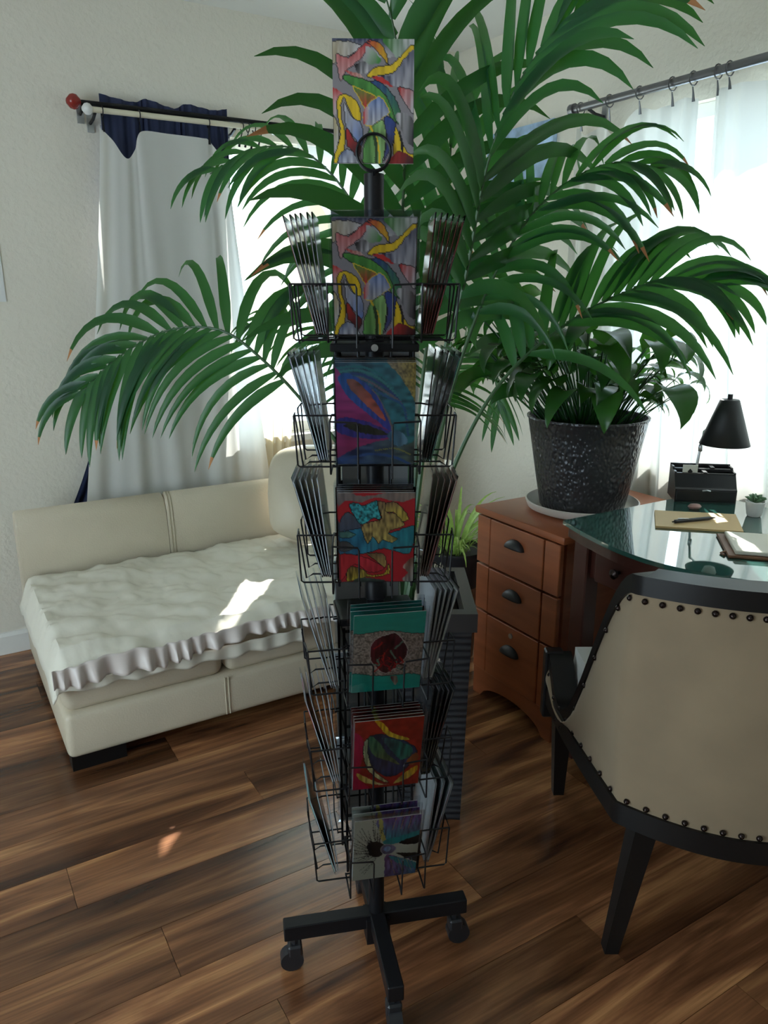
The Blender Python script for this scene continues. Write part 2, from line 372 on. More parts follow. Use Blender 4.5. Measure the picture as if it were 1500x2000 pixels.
# picture and paper on the walls
t = thing('framed_picture', 'unframed blue and white mottled picture on the wall by the palm', 'picture', WR(.47, .0, 1.86))
MB().box((0, 0, 0), (.42, .02, .21)).build('canvas', M_pic, t); t.rotation_euler = (0, 0, A-PI/2); t.location = WR(.47, .012, 1.955)
o = MB().box((0, 0, 0), (.16, .003, .20)).build('wall_paper_sheet', M_card, None, loc=WL(-2.085, .003, 1.465), rot=(0, 0, A)); tag(o, 'pale sheet of paper on the wall left of the curtains', 'paper')
o = MB().box((0, 0, 0), (.07, .002, .09)).build('wall_paper_note', M_paper, None, loc=WR(.80, .003, 2.06), rot=(.0, .2, A-PI/2)); tag(o, 'small crumpled paper note stuck to the wall by the rod end', 'paper')

# ------------------------------------------------------------------ sofa
SL, SD = 1.30, .86
sofa = thing('chaise_sofa', 'cream leather chaise sofa with low rolled back under the window', 'sofa', (-.94, 2.0, 0), A)
MB().box((SL/2, SD/2, .125), (SL, SD, .15)).build('base', M_leather, sofa, bevel=.022, seg=3)
def cushion(x0, x1):
    mb = MB()
    def fn(u, v):
        x = x0+(x1-x0)*u; a = v*2*PI
        return 0, 0, 0
    b = MB().box(((x0+x1)/2, .385, .278), (x1-x0-.006, .75, .165)); return b.build('seat_cushion', M_leather, sofa, bevel=.035, seg=4)
cushion(0, .5); cushion(.5, SL)
prof = [(.86, .20), (.86, .50), (.858, .565), (.848, .605), (.83, .625), (.797, .612), (.780, .57), (.765, .45), (.752, .30), (.752, .20)]
def backpart(x0, x1):
    mb = MB(); k = len(prof)
    xs = [x0+.001, x0+.008, x1-.008, x1-.001]; ins = [.008, 0, 0, .008]; cy, cz = .82, .4
    for x, q in zip(xs, ins):
        for y, z in prof: mb.v.append((x, y+(cy-y)*q*5*.2, z-(q if z > .3 else 0)))
    for i in range(3):
        for j in range(k): mb.f.append((i*k+j, i*k+(j+1) % k, (i+1)*k+(j+1) % k, (i+1)*k+j))
    mb.f.append(tuple(range(k))[::-1]); mb.f.append(tuple(3*k+j for j in range(k)))
    mb.build('backrest', M_leather, sofa, smooth=True)
backpart(0, .55); backpart(.55, SL)
for x in (.56, .572):
    MB().tube([(x, y-.002, z+.001) for y, z in prof[3:9]], .0016, 5).build('seam', M_leather, sofa)
for x, y in ((.09, .05), (SL-.09, .05), (.09, SD-.06), (SL-.09, SD-.06)): MB().box((x, y, .025), (.16, .06, .05)).build('foot', M_blackw, sofa)
MB().tube([(.492, -.001, .06), (.492, -.001, .195)], .002, 5).build('seam', M_leather, sofa)
MB().tube([(.504, -.001, .06), (.504, -.001, .195)], .002, 5).build('seam', M_leather, sofa)
# cloth
cl = thing('sofa_throw', 'crumpled cream cloth with satin ruffle spread over the sofa seat', 'throw', sofa.location, A)
def hz(x, y):
    v = Vector((x*5, y*5, 3)); w = .014*noise.noise(v)+.012*noise.noise(v*2.3)+.012*abs(noise.noise(v*4.1+Vector((1, 5, 0))))
    w += .022*abs(noise.noise(Vector((x*3+y*6, y*2-x*2, 9))))
    return w
def clothfn(u, v):
    x = -.025+1.26*u; e = .745*v; fx = max(0, .03-u)*1.0
    y = .735-e*1.02
    z = .375+hz(x, y)+.012
    if y < .03: # drape over front
        q = (.03-y); z -= q*.8; y = .03-.055*smooth(q/.05)-.008*math.sin(x*40)*smooth(q/.06)
    z -= .10*smooth((.02-x)/.05)
    return x, y, z
MB().grid(clothfn, 120, 70).build('cloth', M_cloth, cl, smooth=True, solid=.003)
def ruff(u, v):
    x = -.02+1.22*u; ph = u*150+3*math.sin(u*21)
    y = -.036-.012*v+(.010*math.sin(ph)+.006*math.sin(ph*.37))*(.3+v)
    z = .366+.6*hz(x, 0)-.055*v-.012*math.sin(u*9)*v+.02*u
    return x, y, z
MB().grid(ruff, 260, 8).build('ruffle', M_satin, cl, smooth=True, solid=.002)
def under(u, v):
    x = -.015+.78*u; y = -.030+.004*math.sin(u*60); z = .318-.03*v-.02*u*v+.006*math.sin(u*35)*v
    return x, y, z
MB().grid(under, 90, 5).build('under_hem', M_cloth, cl, smooth=True, solid=.002)
# pillow in the far end
pl = MB()
def pil(u, v):
    a = u*2*PI; b = (v-.5)*PI; ca, sa = math.cos(a), math.sin(a); cb = math.cos(b)
    sgn = lambda q, e: math.copysign(abs(q)**e, q)
    x = .21*sgn(ca, .55)*sgn(cb, .5); z = .20*sgn(sa, .55)*sgn(cb, .5); y = .075*math.sin(b)
    q = .012*noise.noise(Vector((x*9, y*9, z*9)))
    return x+q, y+q, z+q
o = MB().grid(pil, 40, 20).build('throw_pillow', M_leather, None, smooth=True); o.matrix_world = Matrix.Translation((sofa.location + D*1.13 + N*.58 + UP*.60)) @ Matrix.Rotation(A-.5, 4, 'Z') @ Matrix.Rotation(-.35, 4, 'X')
tag(o, 'soft cream pillow slumped at the far end of the sofa', 'pillow')

# ------------------------------------------------------------------ filing cabinet (room-aligned frame: x = D, y = N)
def dn(dm, nn, z=0): return D*dm + N*nn + UP*z
CF, CB, CR, CLf = 1.585, 2.175, 1.592, 1.995      # front, back (along D); right and left side (along N)
cab = thing('filing_cabinet', 'cherry wood three drawer filing cabinet with black cup pulls', 'cabinet', dn(CF, (CR+CLf)/2), A)
cw = CLf-CR
MB().box(((CB-CF)/2+.01, 0, .385), (CB-CF-.02, cw-.012, .58)).build('body', M_cherry, cab)
MB().box(((CB-CF)/2, 0, .6875), (CB-CF+.03, cw+.03, .025)).build('top', M_cherry, cab, bevel=.006)
# arched plinth
mb = MB(); npt = 20; front = []
for i in range(npt+1):
    y = -cw/2+cw*i/npt; q = abs(y)/(cw/2); z = .0 if q > .78 else .055*(1-(q/.78)**2)**.5 if q < .78 else 0
    front.append((y, z))
for x in (-.006, .014):
    for y, z in front: mb.v.append((x, y, z))
    for y, z in front: mb.v.append((x, y, .105))
k = npt+1
for i in range(npt):
    mb.f += [(i, i+1, k+i+1, k+i), (2*k+i, 3*k+i, 3*k+i+1, 2*k+i+1), (i, 2*k+i, 2*k+i+1, i+1), (k+i, k+i+1, 3*k+i+1, 3*k+i)]
mb.f += [(0, k, 3*k, 2*k), (npt, 2*k+npt, 3*k+npt, k+npt)]
mb.build('plinth', M_cherry, cab)
for s in (-1, 1): MB().box(((CB-CF)/2+.005, s*(cw/2-.01), .05), (CB-CF-.04, .02, .10)).build('plinth', M_cherry, cab)
zs = [(.505, .67), (.335, .497), (.108, .327)]
for i, (z0, z1) in enumerate(zs):
    dr = MB().box((-.004, 0, (z0+z1)/2), (.02, cw*.64, z1-z0)).build('drawer', M_cherry, cab, bevel=.002, seg=1)
    for s in (-1, 1): MB().box((-.003, s*cw*.413, (z0+z1)/2), (.018, cw*.165, z1-z0)).build('stile_panel', M_cherry, cab, bevel=.002, seg=1)
    # cup pull: quarter dome
    zc = z1-.055 if i < 2 else z1-.085
    mb = MB()
    def cup(u, v): a = PI*u; b = v*PI/2; return (-.014-.024*math.sin(b)*math.sin(a)**.6, .042*math.cos(a), zc-.012+.030*math.sin(a)*math.cos(b*.92))
    mb.grid(cup, 18, 8).build('cup_pull', M_plast, dr, smooth=True, solid=.002)
    if i == 2: MB().tube([(-.013, 0, z1-.03), (-.018, 0, z1-.03)], .009, 14).build('lock', M_steel, cab)

# ------------------------------------------------------------------ desk
DF, DB, DL, DR = 1.545, 2.175, 1.562, .25
desk = thing('writing_desk', 'dark mahogany writing desk with green-edged glass top', 'desk', dn(DF, DL), A)
dl = DL-DR; dd = DB-DF
FRONT = catmull([(0, 0, 0), (-.035, -.12, 0), (-.062, -.28, 0), (-.045, -.43, 0), (.045, -.60, 0), (.20, -.74, 0), (.27, -.92, 0), (.28, -dl, 0)], 6)
def top_slab(name, z0, z1, inset, m):
    mb = MB(); k = len(FRONT)
    for z in (z0, z1):
        mb.v += [(p.x+inset, p.y-(inset if i == 0 else 0)+(inset if i == k-1 else 0), z) for i, p in enumerate(FRONT)]
        mb.v += [(dd-inset, p.y-(inset if i == 0 else 0)+(inset if i == k-1 else 0), z) for i, p in enumerate(FRONT)]
    for i in range(k-1):
        mb.f += [(i, i+1, k+i+1, k+i), (2*k+i, 3*k+i, 3*k+i+1, 2*k+i+1), (i, 2*k+i, 2*k+i+1, i+1), (k+i, k+i+1, 3*k+i+1, 3*k+i)]
    mb.f += [(0, k, 3*k, 2*k), (k-1, 3*k-1, 4*k-1, 2*k-1)]
    return mb.build(name, m, desk)
top_slab('desk_top', .718, .75, .012, M_mahog)
M_deskglass = mat('desk_glass', (.03, .10, .085), .03, spec=.9, coat=.6)
top_slab('glass_top', .7505, .7625, 0, M_deskglass)
MB().box((.055, -.22, .66), (.02, .30, .114)).build('apron', M_mahog, desk); MB().box((dd-.05, -dl/2, .66), (.02, dl-.10, .114)).build('apron', M_mahog, desk)
MB().box((dd/2, -.05, .66), (dd-.14, .02, .114)).build('apron', M_mahog, desk)
for x, y in ((.055, -.05), (dd-.05, -.05), (.34, -dl+.05), (dd-.05, -dl+.05)): MB().box((x, y, .359), (.055, .055, .718)).build('leg', M_mahog, desk, bevel=.004, seg=1)
for y in (-.17, -.24): MB().box((dd-.06, y, .33), (.02, .03, .54)).build('back_slat', M_mahog, desk)
dr = MB().box((.036, -.22, .655), (.02, .22, .10)).build('drawer', M_mahog, desk, bevel=.003, seg=1)
MB().lathe([(.004, 0), (.005, .012), (.013, .018), (.014, .026), (.006, .031), (.001, .032)], 14).build('knob', M_nail, dr, smooth=True, loc=(.026, -.20, .66), rot=(0, -PI/2, 0))

# ------------------------------------------------------------------ things on the desk
ZT = .7625
og = thing('desk_organizer', 'black desk organizer with open compartments and front drawer', 'organizer', atZ(1382, 982, ZT)+Vector((.0, .056, 0)), math.radians(-9)); og.scale = (1, .75, .92)
mb = MB(); W2 = .092
sec = [(-.075, 0), (.075, 0), (.075, .108), (-.03, .090), (-.066, .05), (-.075, .045)]
for x in (-W2, W2):
    for y, z in sec: mb.v.append((x, y, z))
k = len(sec); mb.f += [tuple(range(k))[::-1], tuple(range(k, 2*k))] + [(i, (i+1) % k, k+(i+1) % k, k+i) for i in range(k) if i not in (2,)]
mb.build('body', M_dkblue, og)
def tray(x0, x1, y0, y1, zf): # rim bars around a compartment
    mb = MB()
    for (a, b, c, d_) in ((x0, x1, y0, y0+.006), (x0, x1, y1-.006, y1), (x0, x0+.006, y0, y1), (x1-.006, x1, y0, y1)):
        zc = lambda y: .090+(y+.03)/.105*.018
        mb.box(((a+b)/2, (c+d_)/2, zc((c+d_)/2)+.0), (b-a, d_-c, .008))
    mb.build('compartment_rim', M_rim, og)
tray(-W2, -.0, -.03, .02, 0); tray(0, W2, -.03, .02, 0); tray(-W2, -.03, .02, .075, 0); tray(-.03, .03, .02, .075, 0); tray(.03, W2, .02, .075, 0)
dro = MB().box((0, -.0765, .024), (.176, .006, .036)).build('drawer', M_dkblue, og, bevel=.001, seg=1)
MB().tube([(-.012, -.081, .042), (0, -.084, .045), (.012, -.081, .042)], .003, 6).build('pull', M_steel, dro)
o = MB().box((-.045, -.020, .098), (.045, .004, .045)).build('business_card', M_paper, None); o.matrix_world = og.matrix_basis @ Matrix.Identity(4)
tag(o, 'small cream card with dark diamond standing in the organizer', 'card')
mb = MB(); mb.add([(-.053, -.0225, .098), (-.045, -.0225, .088), (-.037, -.0225, .098), (-.045, -.0225, .108)], [(0, 1, 2, 3)]); mb.build('diamond_mark', M_dkblue, o)
lampb = og.location + Vector((-.012, .03, .112))
lamp = thing('desk_lamp', 'small lamp with black cone shade on steel stem rising from the organizer', 'lamp', lampb)
ls = atY(1415, 868, 2.27)-lampb
MB().tube([(0, 0, -.02), (.004, 0, .03), (.012, .0, .10), (.03, 0, ls.z+.03), (ls.x, ls.y, ls.z+.10)], .0045, 8).build('stem', M_steel, lamp, smooth=True)
MB().lathe([(.0045, .0), (.007, .002), (.007, .02), (.0045, .024)], 10, (.006, 0, .035)).build('stem_joint', M_steel, lamp, smooth=True)
MB().lathe([(.071, 0), (.027, .132), (.025, .134), (.001, .134)], 40, ls).build('shade', mat('lamp_shade', (.013, .014, .015), .5), lamp, smooth=True, solid=.0015)
MB().tube([ls+Vector((0, 0, .13)), ls+Vector((0, 0, .15))], .007, 10).build('shade_knob', M_plast, lamp)
MB().lathe([(.001, -.012), (.016, -.006), (.022, .01), (.014, .03), (.012, .05)], 16, ls+Vector((0, 0, .002))).build('bulb', M_white, lamp, smooth=True)
# succulent
p = atZ(1472, 1008, ZT)
su = thing('succulent_pot', 'tiny succulent in a white ceramic cup beside the organizer', 'plant', p)
MB().lathe([(.001, .001), (.018, .001), (.021, .006), (.028, .045), (.026, .046), (.024, .038), (.001, .036)], 24).build('cup', M_white, su, smooth=True)
for i in range(16):
    a = i*2.4; el = .25+.9*(i/16); L = .034-.008*i/16; mb = MB()
    mb.tube([(0, 0, 0), (L*.35, 0, .002), (L*.75, 0, .003), (L, 0, .001)], [.003, .0062, .0045, .0006], 6)
    mb.build('leaf', M_succ, su, smooth=True, loc=(0, 0, .043), rot=(0, -el, a))
# folder, pen, stone, notebook
q = [atZ(1278, 1000, ZT), atZ(1280, 1031, ZT), atZ(1452, 1042, ZT), atZ(1436, 1008, ZT)]
mb = MB(); mb.add([v+UP*.0005 for v in q]+[v+UP*.006 for v in q], [(3, 2, 1, 0), (4, 5, 6, 7), (0, 1, 5, 4), (1, 2, 6, 5), (2, 3, 7, 6), (3, 0, 4, 7)])
o = mb.build('paper_folder', M_manila, None); tag(o, 'tan manila folder lying on the glass desk top', 'folder')
a, b = atZ(1313, 1019, ZT+.012), atZ(1397, 1011, ZT+.012)
pen = thing('ballpoint_pen', 'black click pen lying on the tan folder', 'pen', a); v = b-a
MB().tube([v*0, v*.05, v*.06, v*.85, v*1.0], [.002, .002, .0052, .0052, .0012], 10).build('barrel', M_plast, pen, smooth=True)
MB().box(tuple(v*.25+UP*.006), (.03, .003, .002)).build('clip', M_steel, pen)
mb = MB(); mb.lathe([(.001, -.009), (.012, -.007), (.017, 0), (.012, .007), (.001, .009)], 18); o = mb.build('pink_stone', M_stone, None, smooth=True); o.location = atZ(1356, 995, ZT)+UP*.0095; o.scale = (1.25, .8, 1)
tag(o, 'smooth pinkish pebble in front of the organizer drawer', 'stone')
nbm = frame(atZ(1412, 1072, ZT)+UP*.004, Vector((.97, -.25, 0)), Vector((.25, .97, 0)), UP)
nb = thing('open_notebook', 'open brown leather notebook with cream pages at the desk edge', 'notebook'); nb.matrix_world = nbm
MB().box((.13, .02, 0), (.26, .19, .007)).build('cover', M_brown, nb, bevel=.002, seg=1)
MB().box((.135, .02, .009), (.235, .17, .010)).build('pages', M_paper, nb, bevel=.002, seg=1)
MB().tube([(.0, -.04, .003), (-.012, -.045, -.001), (-.006, -.06, -.001)], .003, 6).build('strap', M_brown, nb)

# ------------------------------------------------------------------ peace lily in hammered pot
pc = Vector((.66, 2.475, .70))
sa = MB().lathe([(.001, .001), (.150, .001), (.178, .012), (.186, .034), (.181, .036), (.172, .016), (.145, .008), (.001, .008)], 48).build('plant_saucer', M_saucer, None, smooth=True, loc=pc)
tag(sa, 'round taupe saucer under the hammered pot on the cabinet', 'saucer')
lp = thing('peace_lily', 'bushy dark green leafy plant in a hammered dark metal pot', 'plant', pc+UP*.010)
MB().lathe([(.001, 0), (.132, 0), (.138, .01), (.155, .10), (.178, .23), (.190, .297), (.194, .300), (.194, .306), (.186, .306), (.182, .29), (.178, .26)], 64).build('pot', hammered(), lp, smooth=True)
MB().lathe([(.001, .262), (.18, .262)], 32).build('soil', M_soil, lp)
def leafmesh(L, Wd, pet, arch, droop, twist=.0, wave=.1):
    mb = MB(); n = 10
    # centre line : petiole rises, then blade bends over
    pts = []; p = Vector((0, 0, 0)); ang = arch
    for i in range(6): pts.append(p.copy()); p += Vector((math.cos(ang), 0, math.sin(ang)))*pet/5; ang -= .05
    base = pts[-1].copy(); mb.tube(pts, [.003]*5+[.002], 5)
    p = base.copy(); o = len(mb.v)
    for i in range(n+1):
        t = i/n; wv = Wd*math.sin(PI*min(1, t**.75*.98+.02))**.9*(1-.25*t)+.0006
        up = Vector((-math.sin(ang), 0, math.cos(ang)))
        yy = Vector((0, math.cos(twist*t), math.sin(twist*t)))
        lift = .22*wv*(1+.6*math.sin(t*9))
        mb.v += [tuple(p+yy*wv+up*lift), tuple(p+up*.0), tuple(p-yy*wv+up*lift*.8)]
        p += Vector((math.cos(ang), 0, math.sin(ang)))*L/n; ang -= droop/n*(1+.5*math.sin(i*1.7))
    for i in range(n):
        a = o+i*3; mb.f += [(a, a+3, a+4, a+1), (a+1, a+4, a+5, a+2)]
    m = mb.mesh('leaf', True); return m
variants = []
for i in range(9):
    m = leafmesh(random.uniform(.16, .23), random.uniform(.036, .052), random.uniform(.17, .43), random.uniform(1.25, 1.5), random.uniform(1.8, 3.0), random.uniform(-.9, .9))
    m.materials.append(M_lily); variants.append(m)
for i in range(130):
    o = link('leaf', variants[i % 9], lp); a = i*2.39996+random.uniform(-.2, .2); rr = .13*math.sqrt(random.random())
    o.location = (rr*math.cos(a), rr*math.sin(a), .262); tilt = .15+.75*rr/.13*random.uniform(.5, 1)
    k = random.uniform(.85, 1.2)
    fw_ = math.cos(a)*D.x+math.sin(a)*D.y
    if math.cos(a)*.88-math.sin(a)*.47 > .8: k *= .72
    if fw_ > .1: k *= 1-.38*fw_; tilt *= 1-.5*fw_
    o.rotation_euler = (random.uniform(-.3, .3), tilt*.75-.1, a+random.uniform(-.25, .25)); o.scale = (k, k, k)

# ------------------------------------------------------------------ spider plant
sc = Vector((.275, 2.83, 0))
sp = thing('spider_plant', 'striped pale green grassy plant in a black pot beside the cabinet', 'plant', sc)
MB().lathe([(.001, 0), (.085, 0), (.10, .30), (.095, .30), (.001, .30)], 32).build('brown_stand', M_basket, sp, smooth=True)
MB().lathe([(.001, .301), (.098, .301), (.118, .43), (.122, .435), (.122, .45), (.113, .45), (.108, .43), (.001, .425)], 40).build('pot', M_plast, sp, smooth=True)
vs = []
for i in range(8):
    mb = MB(); L = random.uniform(.22, .36); n = 9; ang = random.uniform(1.1, 1.45); p = Vector((0, 0, 0)); dr_ = random.uniform(1.3, 2.7)
    for k in range(n+1):
        t = k/n; wv = .0065*math.sin(PI*(.12+.86*t))**.7+.0004
        mb.v += [(p.x, wv, p.z+wv*.5), (p.x, 0, p.z), (p.x, -wv, p.z+wv*.5)]
        p += Vector((math.cos(ang), 0, math.sin(ang)))*L/n; ang -= dr_/n*(.4+1.2*t)
    for k in range(n): a = k*3; mb.f += [(a, a+3, a+4, a+1), (a+1, a+4, a+5, a+2)]
    m = mb.mesh('leaf', True); m.materials.append(M_spider); vs.append(m)
for i in range(75):
    o = link('leaf', vs[i % 8], sp); a = i*2.4; rr = .05*math.sqrt(random.random()); o.location = (rr*math.cos(a), rr*math.sin(a), .425)
    o.rotation_euler = (0, random.uniform(-.1, .35), a+random.uniform(-.3, .3)); k = random.uniform(.7, 1.1)*(1-.4*max(0, -(math.cos(a)*N.x+math.sin(a)*N.y))); o.scale = (k, k, k)

# ------------------------------------------------------------------ tall ribbed planter with pebbles and palm
PX0, PX1, PY0, PY1, PH = -.10, .235, 1.775, 2.115, .625
plc = Vector(((PX0+PX1)/2, (PY0+PY1)/2, 0))
plan = thing('tall_planter', 'tall black square planter with rippled ribbed sides and smooth rim', 'planter', plc)
hx, hy = (PX1-PX0)/2, (PY1-PY0)/2
mb = MB(); nz = 84
tp_ = .91
for side in range(4):
    def fn(u, v, side=side):
        z = .575*v; s = (tp_+(1-tp_)*v); a = -1+2*u
        rip = .0035*math.sin(v*2*PI*30+2.5*noise.noise(Vector((a*2+side*7, v*9, 0))))+.002*noise.noise(Vector((a*5, v*60, side)))
        q = s*(hx-.012)+rip*(1-abs(a)**12); w2 = s*(hy-.012)+rip*(1-abs(a)**12)
        ex, ey = s*(hx-.012), s*(hy-.012)
        return [(a*ex, -w2, z), (q, a*ey, z), (-a*ex, w2, z), (-q, -a*ey, z)][side]
    mb.grid(fn, 12, 180)
mb.build('ribbed_body', M_planter, plan, smooth=True)
mb = MB()
for (x, y, dx, dy) in ((0, -hy+.016, 2*hx, .032), (0, hy-.016, 2*hx, .032), (-hx+.016, 0, .032, 2*hy-.064), (hx-.016, 0, .032, 2*hy-.064)):
    mb.box((x, y, .60), (dx, dy, .05))
mb.build('rim', M_rim, plan)
MB().box((0, 0, .50), (2*hx-.05, 2*hy-.05, .06)).build('soil', M_soil, plan)
pbm = []
for i in range(6):
    bm = bmesh.new(); bmesh.ops.create_icosphere(bm, subdivisions=2, radius=1)
    for v in bm.verts: v.co *= 1+.35*noise.noise(v.co*1.3+Vector((i*7, 0, 0)))
    m = bpy.data.meshes.new('pebble'); bm.to_mesh(m); bm.free(); m.materials.append(M_pebble)
    for p_ in m.polygons: p_.use_smooth = True
    pbm.append(m)
k = 0
for ix in range(9):
    for iy in range(9):
        if abs(ix-4) < 2 and abs(iy-4) < 2: continue
        o = link('pebble', pbm[k % 6]); k += 1
        o.location = plc+Vector(((ix-4)*.0245+random.uniform(-.006, .006), (iy-4)*.0245+random.uniform(-.006, .006), .538+random.uniform(0, .008)))
        o.rotation_euler = (random.uniform(-.3, .3), random.uniform(-.3, .3), random.uniform(0, 6)); s = random.uniform(.8, 1.15)
        o.scale = (.0165*s, .0135*s, .0105*s); tag(o, 'tan pebble on the soil of the tall black planter', 'pebble', 'pebbles in the tall planter')

# palm fronds : pixel guides with their own world distance
palm = thing('kentia_palm', 'large palm with arching feathery fronds growing from the tall planter', 'palm', plc+UP*.53)
base = palm.location.copy()
def frond(ctrl, nleaf, L, Wd=.016, droop=1.0, t0=.35, spread=1.0, lift=.25, roll=0, seed=0, rs=.006, low=1.0, lowq=0):
    rnd = random.Random(seed)
    pts = [base + Vector((rnd.uniform(-.03, .03), rnd.uniform(-.03, .03), 0))] + [atY(*c) for c in ctrl]
    cv = catmull(pts, 14); n = len(cv)
    lens = [0]
    for i in range(1, n): lens.append(lens[-1]+(cv[i]-cv[i-1]).length)
    tot = lens[-1]
    inv = -base
    fr = link('frond', None, palm)
    MB().tube([p+inv for p in cv], [rs*(1.5-1.25*l/tot) for l in lens], 6).build('rachis', M_stalk, fr, smooth=True)
    for i in range(nleaf):
        t = t0+(1-t0)*(i//2+.5*(i % 2)+.3)/(nleaf/2+.3); t = min(t, .995); side = 1 if i % 2 else -1
        l = t*tot; j = max(k for k in range(n) if lens[k] <= l); j = min(j, n-2)
        p = cv[j].lerp(cv[j+1], (l-lens[j])/(lens[j+1]-lens[j])); T = (cv[j+1]-cv[j]).normalized()
        sd = T.cross(UP)
        if sd.length < .25: sd = T.cross(Vector((0, -1, .3)))
        sd.normalize(); nr = sd.cross(T).normalized()
        if roll: sd = (Matrix.Rotation(roll, 3, T) @ sd); nr = sd.cross(T).normalized()
        q = (t-t0)/(1-t0)
        al = (1.15-.75*q)*spread+rnd.uniform(-.14, .14)
        dirv = (T*math.cos(al)+sd*side*math.sin(al)+nr*lift*(1-q*.5)+Vector((rnd.uniform(-.05, .05), rnd.uniform(-.05, .05), rnd.uniform(-.05, .05)))).normalized()
        LL = L*(.62+.38*math.sin(PI*(.15+.75*q)))*(1-.35*q*q)*rnd.uniform(.9, 1.08)
        if dirv.z < .02:
            if q < lowq: continue
            LL *= low
        wv0 = Wd*rnd.uniform(.85, 1.15); ns = 9; mb = MB(); c = p.copy(); d_ = dirv.copy(); dro_ = droop*rnd.uniform(.75, 1.25)
        for k in range(ns+1):
            s_ = k/ns
            wv = wv0*min(1, .35+s_*4)*(1-s_**2.2)**.8+.0005
            bn = d_.cross(nr); bn = bn.normalized() if bn.length > .1 else sd
            nn = bn.cross(d_).normalized()
            mb.v += [tuple(c+bn*wv+nn*wv*.35+inv), tuple(c+inv), tuple(c-bn*wv+nn*wv*.35+inv)]
            c = c+d_*(LL/ns); d_ = (d_+Vector((0, 0, -1))*dro_*(.06+.30*s_)*(1-.5*abs(d_.z) if d_.z < 0 else 1)).normalized()
        for k in range(ns): a = k*3; mb.f += [(a, a+3, a+4, a+1), (a+1, a+4, a+5, a+2)]
        me = mb.mesh('leaflet', True); me.materials.append(M_leaf); me.materials.append(M_tip)
        if rnd.random() < .22:
            me.polygons[-1].material_index = 1; me.polygons[-2].material_index = 1
        link('leaflet', me, fr)
# ctrl = (px, py, world Y)
frond([(720, 960, 2.08), (600, 795, 2.30), (510, 700, 2.42), (430, 645, 2.48), (330, 645, 2.50), (235, 695, 2.48), (150, 775, 2.45)], 42, .46, .018, 1.7, .50, 1.12, .1, roll=-1.0, seed=1)
frond([(770, 800, 2.10), (745, 560, 2.30), (690, 400, 2.42), (600, 300, 2.46), (500, 290, 2.46), (410, 340, 2.44)], 40, .38, .014, 1.5, .45, 1.1, .1, roll=-.8, seed=2)
frond([(840, 800, 1.98), (905, 560, 1.95), (950, 330, 1.93), (1010, 170, 1.90), (1090, 60, 1.88), (1200, -30, 1.86)], 34, .50, .020, .9, .52, .9, .1, roll=.9, lowq=.3, low=.8, seed=3)
frond([(860, 850, 2.02), (930, 620, 2.05), (1010, 460, 2.05), (1090, 370, 2.05), (1190, 320, 2.02), (1300, 330, 2.0)], 36, .36, .0135, 1.4, .56, .95, .1, roll=.8, low=.8, lowq=.25, seed=4)
frond([(862, 980, 1.98), (925, 830, 2.00), (1000, 722, 2.02), (1105, 634, 2.02), (1200, 580, 2.0), (1310, 545, 1.98), (1420, 560, 1.95)], 38, .40, .016, 1.2, .56, .85, .15, roll=.9, low=.75, lowq=.5, seed=5)
frond([(790, 800, 1.98), (785, 500, 1.97), (790, 250, 1.95), (770, 60, 1.90), (720, -110, 1.85)], 26, .50, .023, .9, .42, 1.0, .1, roll=.5, seed=6)
frond([(850, 860, 2.2), (872, 740, 2.6), (915, 690, 2.75), (960, 720, 2.82), (975, 800, 2.84)], 34, .36, .014, .8, .48, 1.0, .1, roll=.6, seed=7)
frond([(770, 900, 2.2), (690, 700, 2.55), (600, 620, 2.75), (530, 615, 2.82), (475, 640, 2.84)], 28, .26, .011, .9, .5, 1.0, .1, roll=-.6, seed=8)
frond([(820, 800, 2.05), (850, 560, 2.1), (870, 400, 2.15), (880, 250, 2.2), (850, 120, 2.25)], 14, .38, .019, .7, .55, .55, .15, roll=.3, seed=9)

# ------------------------------------------------------------------ armchair at the desk
ch = thing('barrel_chair', 'tan suede barrel-back chair with black wood frame and nailhead trim', 'chair', (.79, 1.28, 0))
def plan_pt(u): # u in [-1,1] along the shell from left front round the back to right front
    a = abs(u); sg = 1 if u > 0 else -1
    if a < .5: x = .29*(a/.5); y = 1.55*x*x
    else:
        q = (a-.5)/.5; x = .29+.045*math.sin(q*PI*.5); y = .130+.50*q
    return Vector((sg*x, y, 0))
def outn(u):
    t = plan_pt(min(1, u+.01))-plan_pt(max(-1, u-.01)); return Vector((t.y, -t.x, 0)).normalized()
def ztop(u):
    y = plan_pt(u).y
    if y < .13: return .875-.012*(y/.13)
    q = (y-.13)/.50
    return .863-.50*smooth(q/.72) + .09*smooth((q-.76)/.24)
ZB = .345
def shell(u, v, o):
    U = -1+2*u; p = plan_pt(U)+outn(U)*o; z0 = ZB; z1 = ztop(U)-.03
    bow = .012*math.sin(PI*v)
    p = p+outn(U)*bow; p.z = z0+(z1-z0)*v; return p
MB().grid(lambda u, v: shell(u, v, 0), 80, 14).build('outer_fabric', M_suede, ch, smooth=True)
MB().grid(lambda u, v: shell(u, v, -.05), 80, 14).build('inner_fabric', M_seat, ch, smooth=True)
def strip(name, zf, h, w, out):
    mb = MB(); n = 100
    for i in range(n+1):
        U = -1+2*i/n; p = plan_pt(U); nn = outn(U); z = zf(U)
        for o, dz in ((out, 0), (out, h), (out-w, h), (out-w, 0)): mb.v.append(tuple(p+nn*o+UP*(z+dz)))
    for i in range(n):
        for j in range(4): mb.f.append((i*4+j, i*4+(j+1) % 4, (i+1)*4+(j+1) % 4, (i+1)*4+j))
    mb.f += [(0, 1, 2, 3), (n*4+3, n*4+2, n*4+1, n*4)]
    return mb.build(name, M_blackw, ch, smooth=True)
strip('top_rail', lambda U: ztop(U)-.035, .04, .062, .006)
strip('bottom_rail', lambda U: ZB-.042, .05, .06, .008)
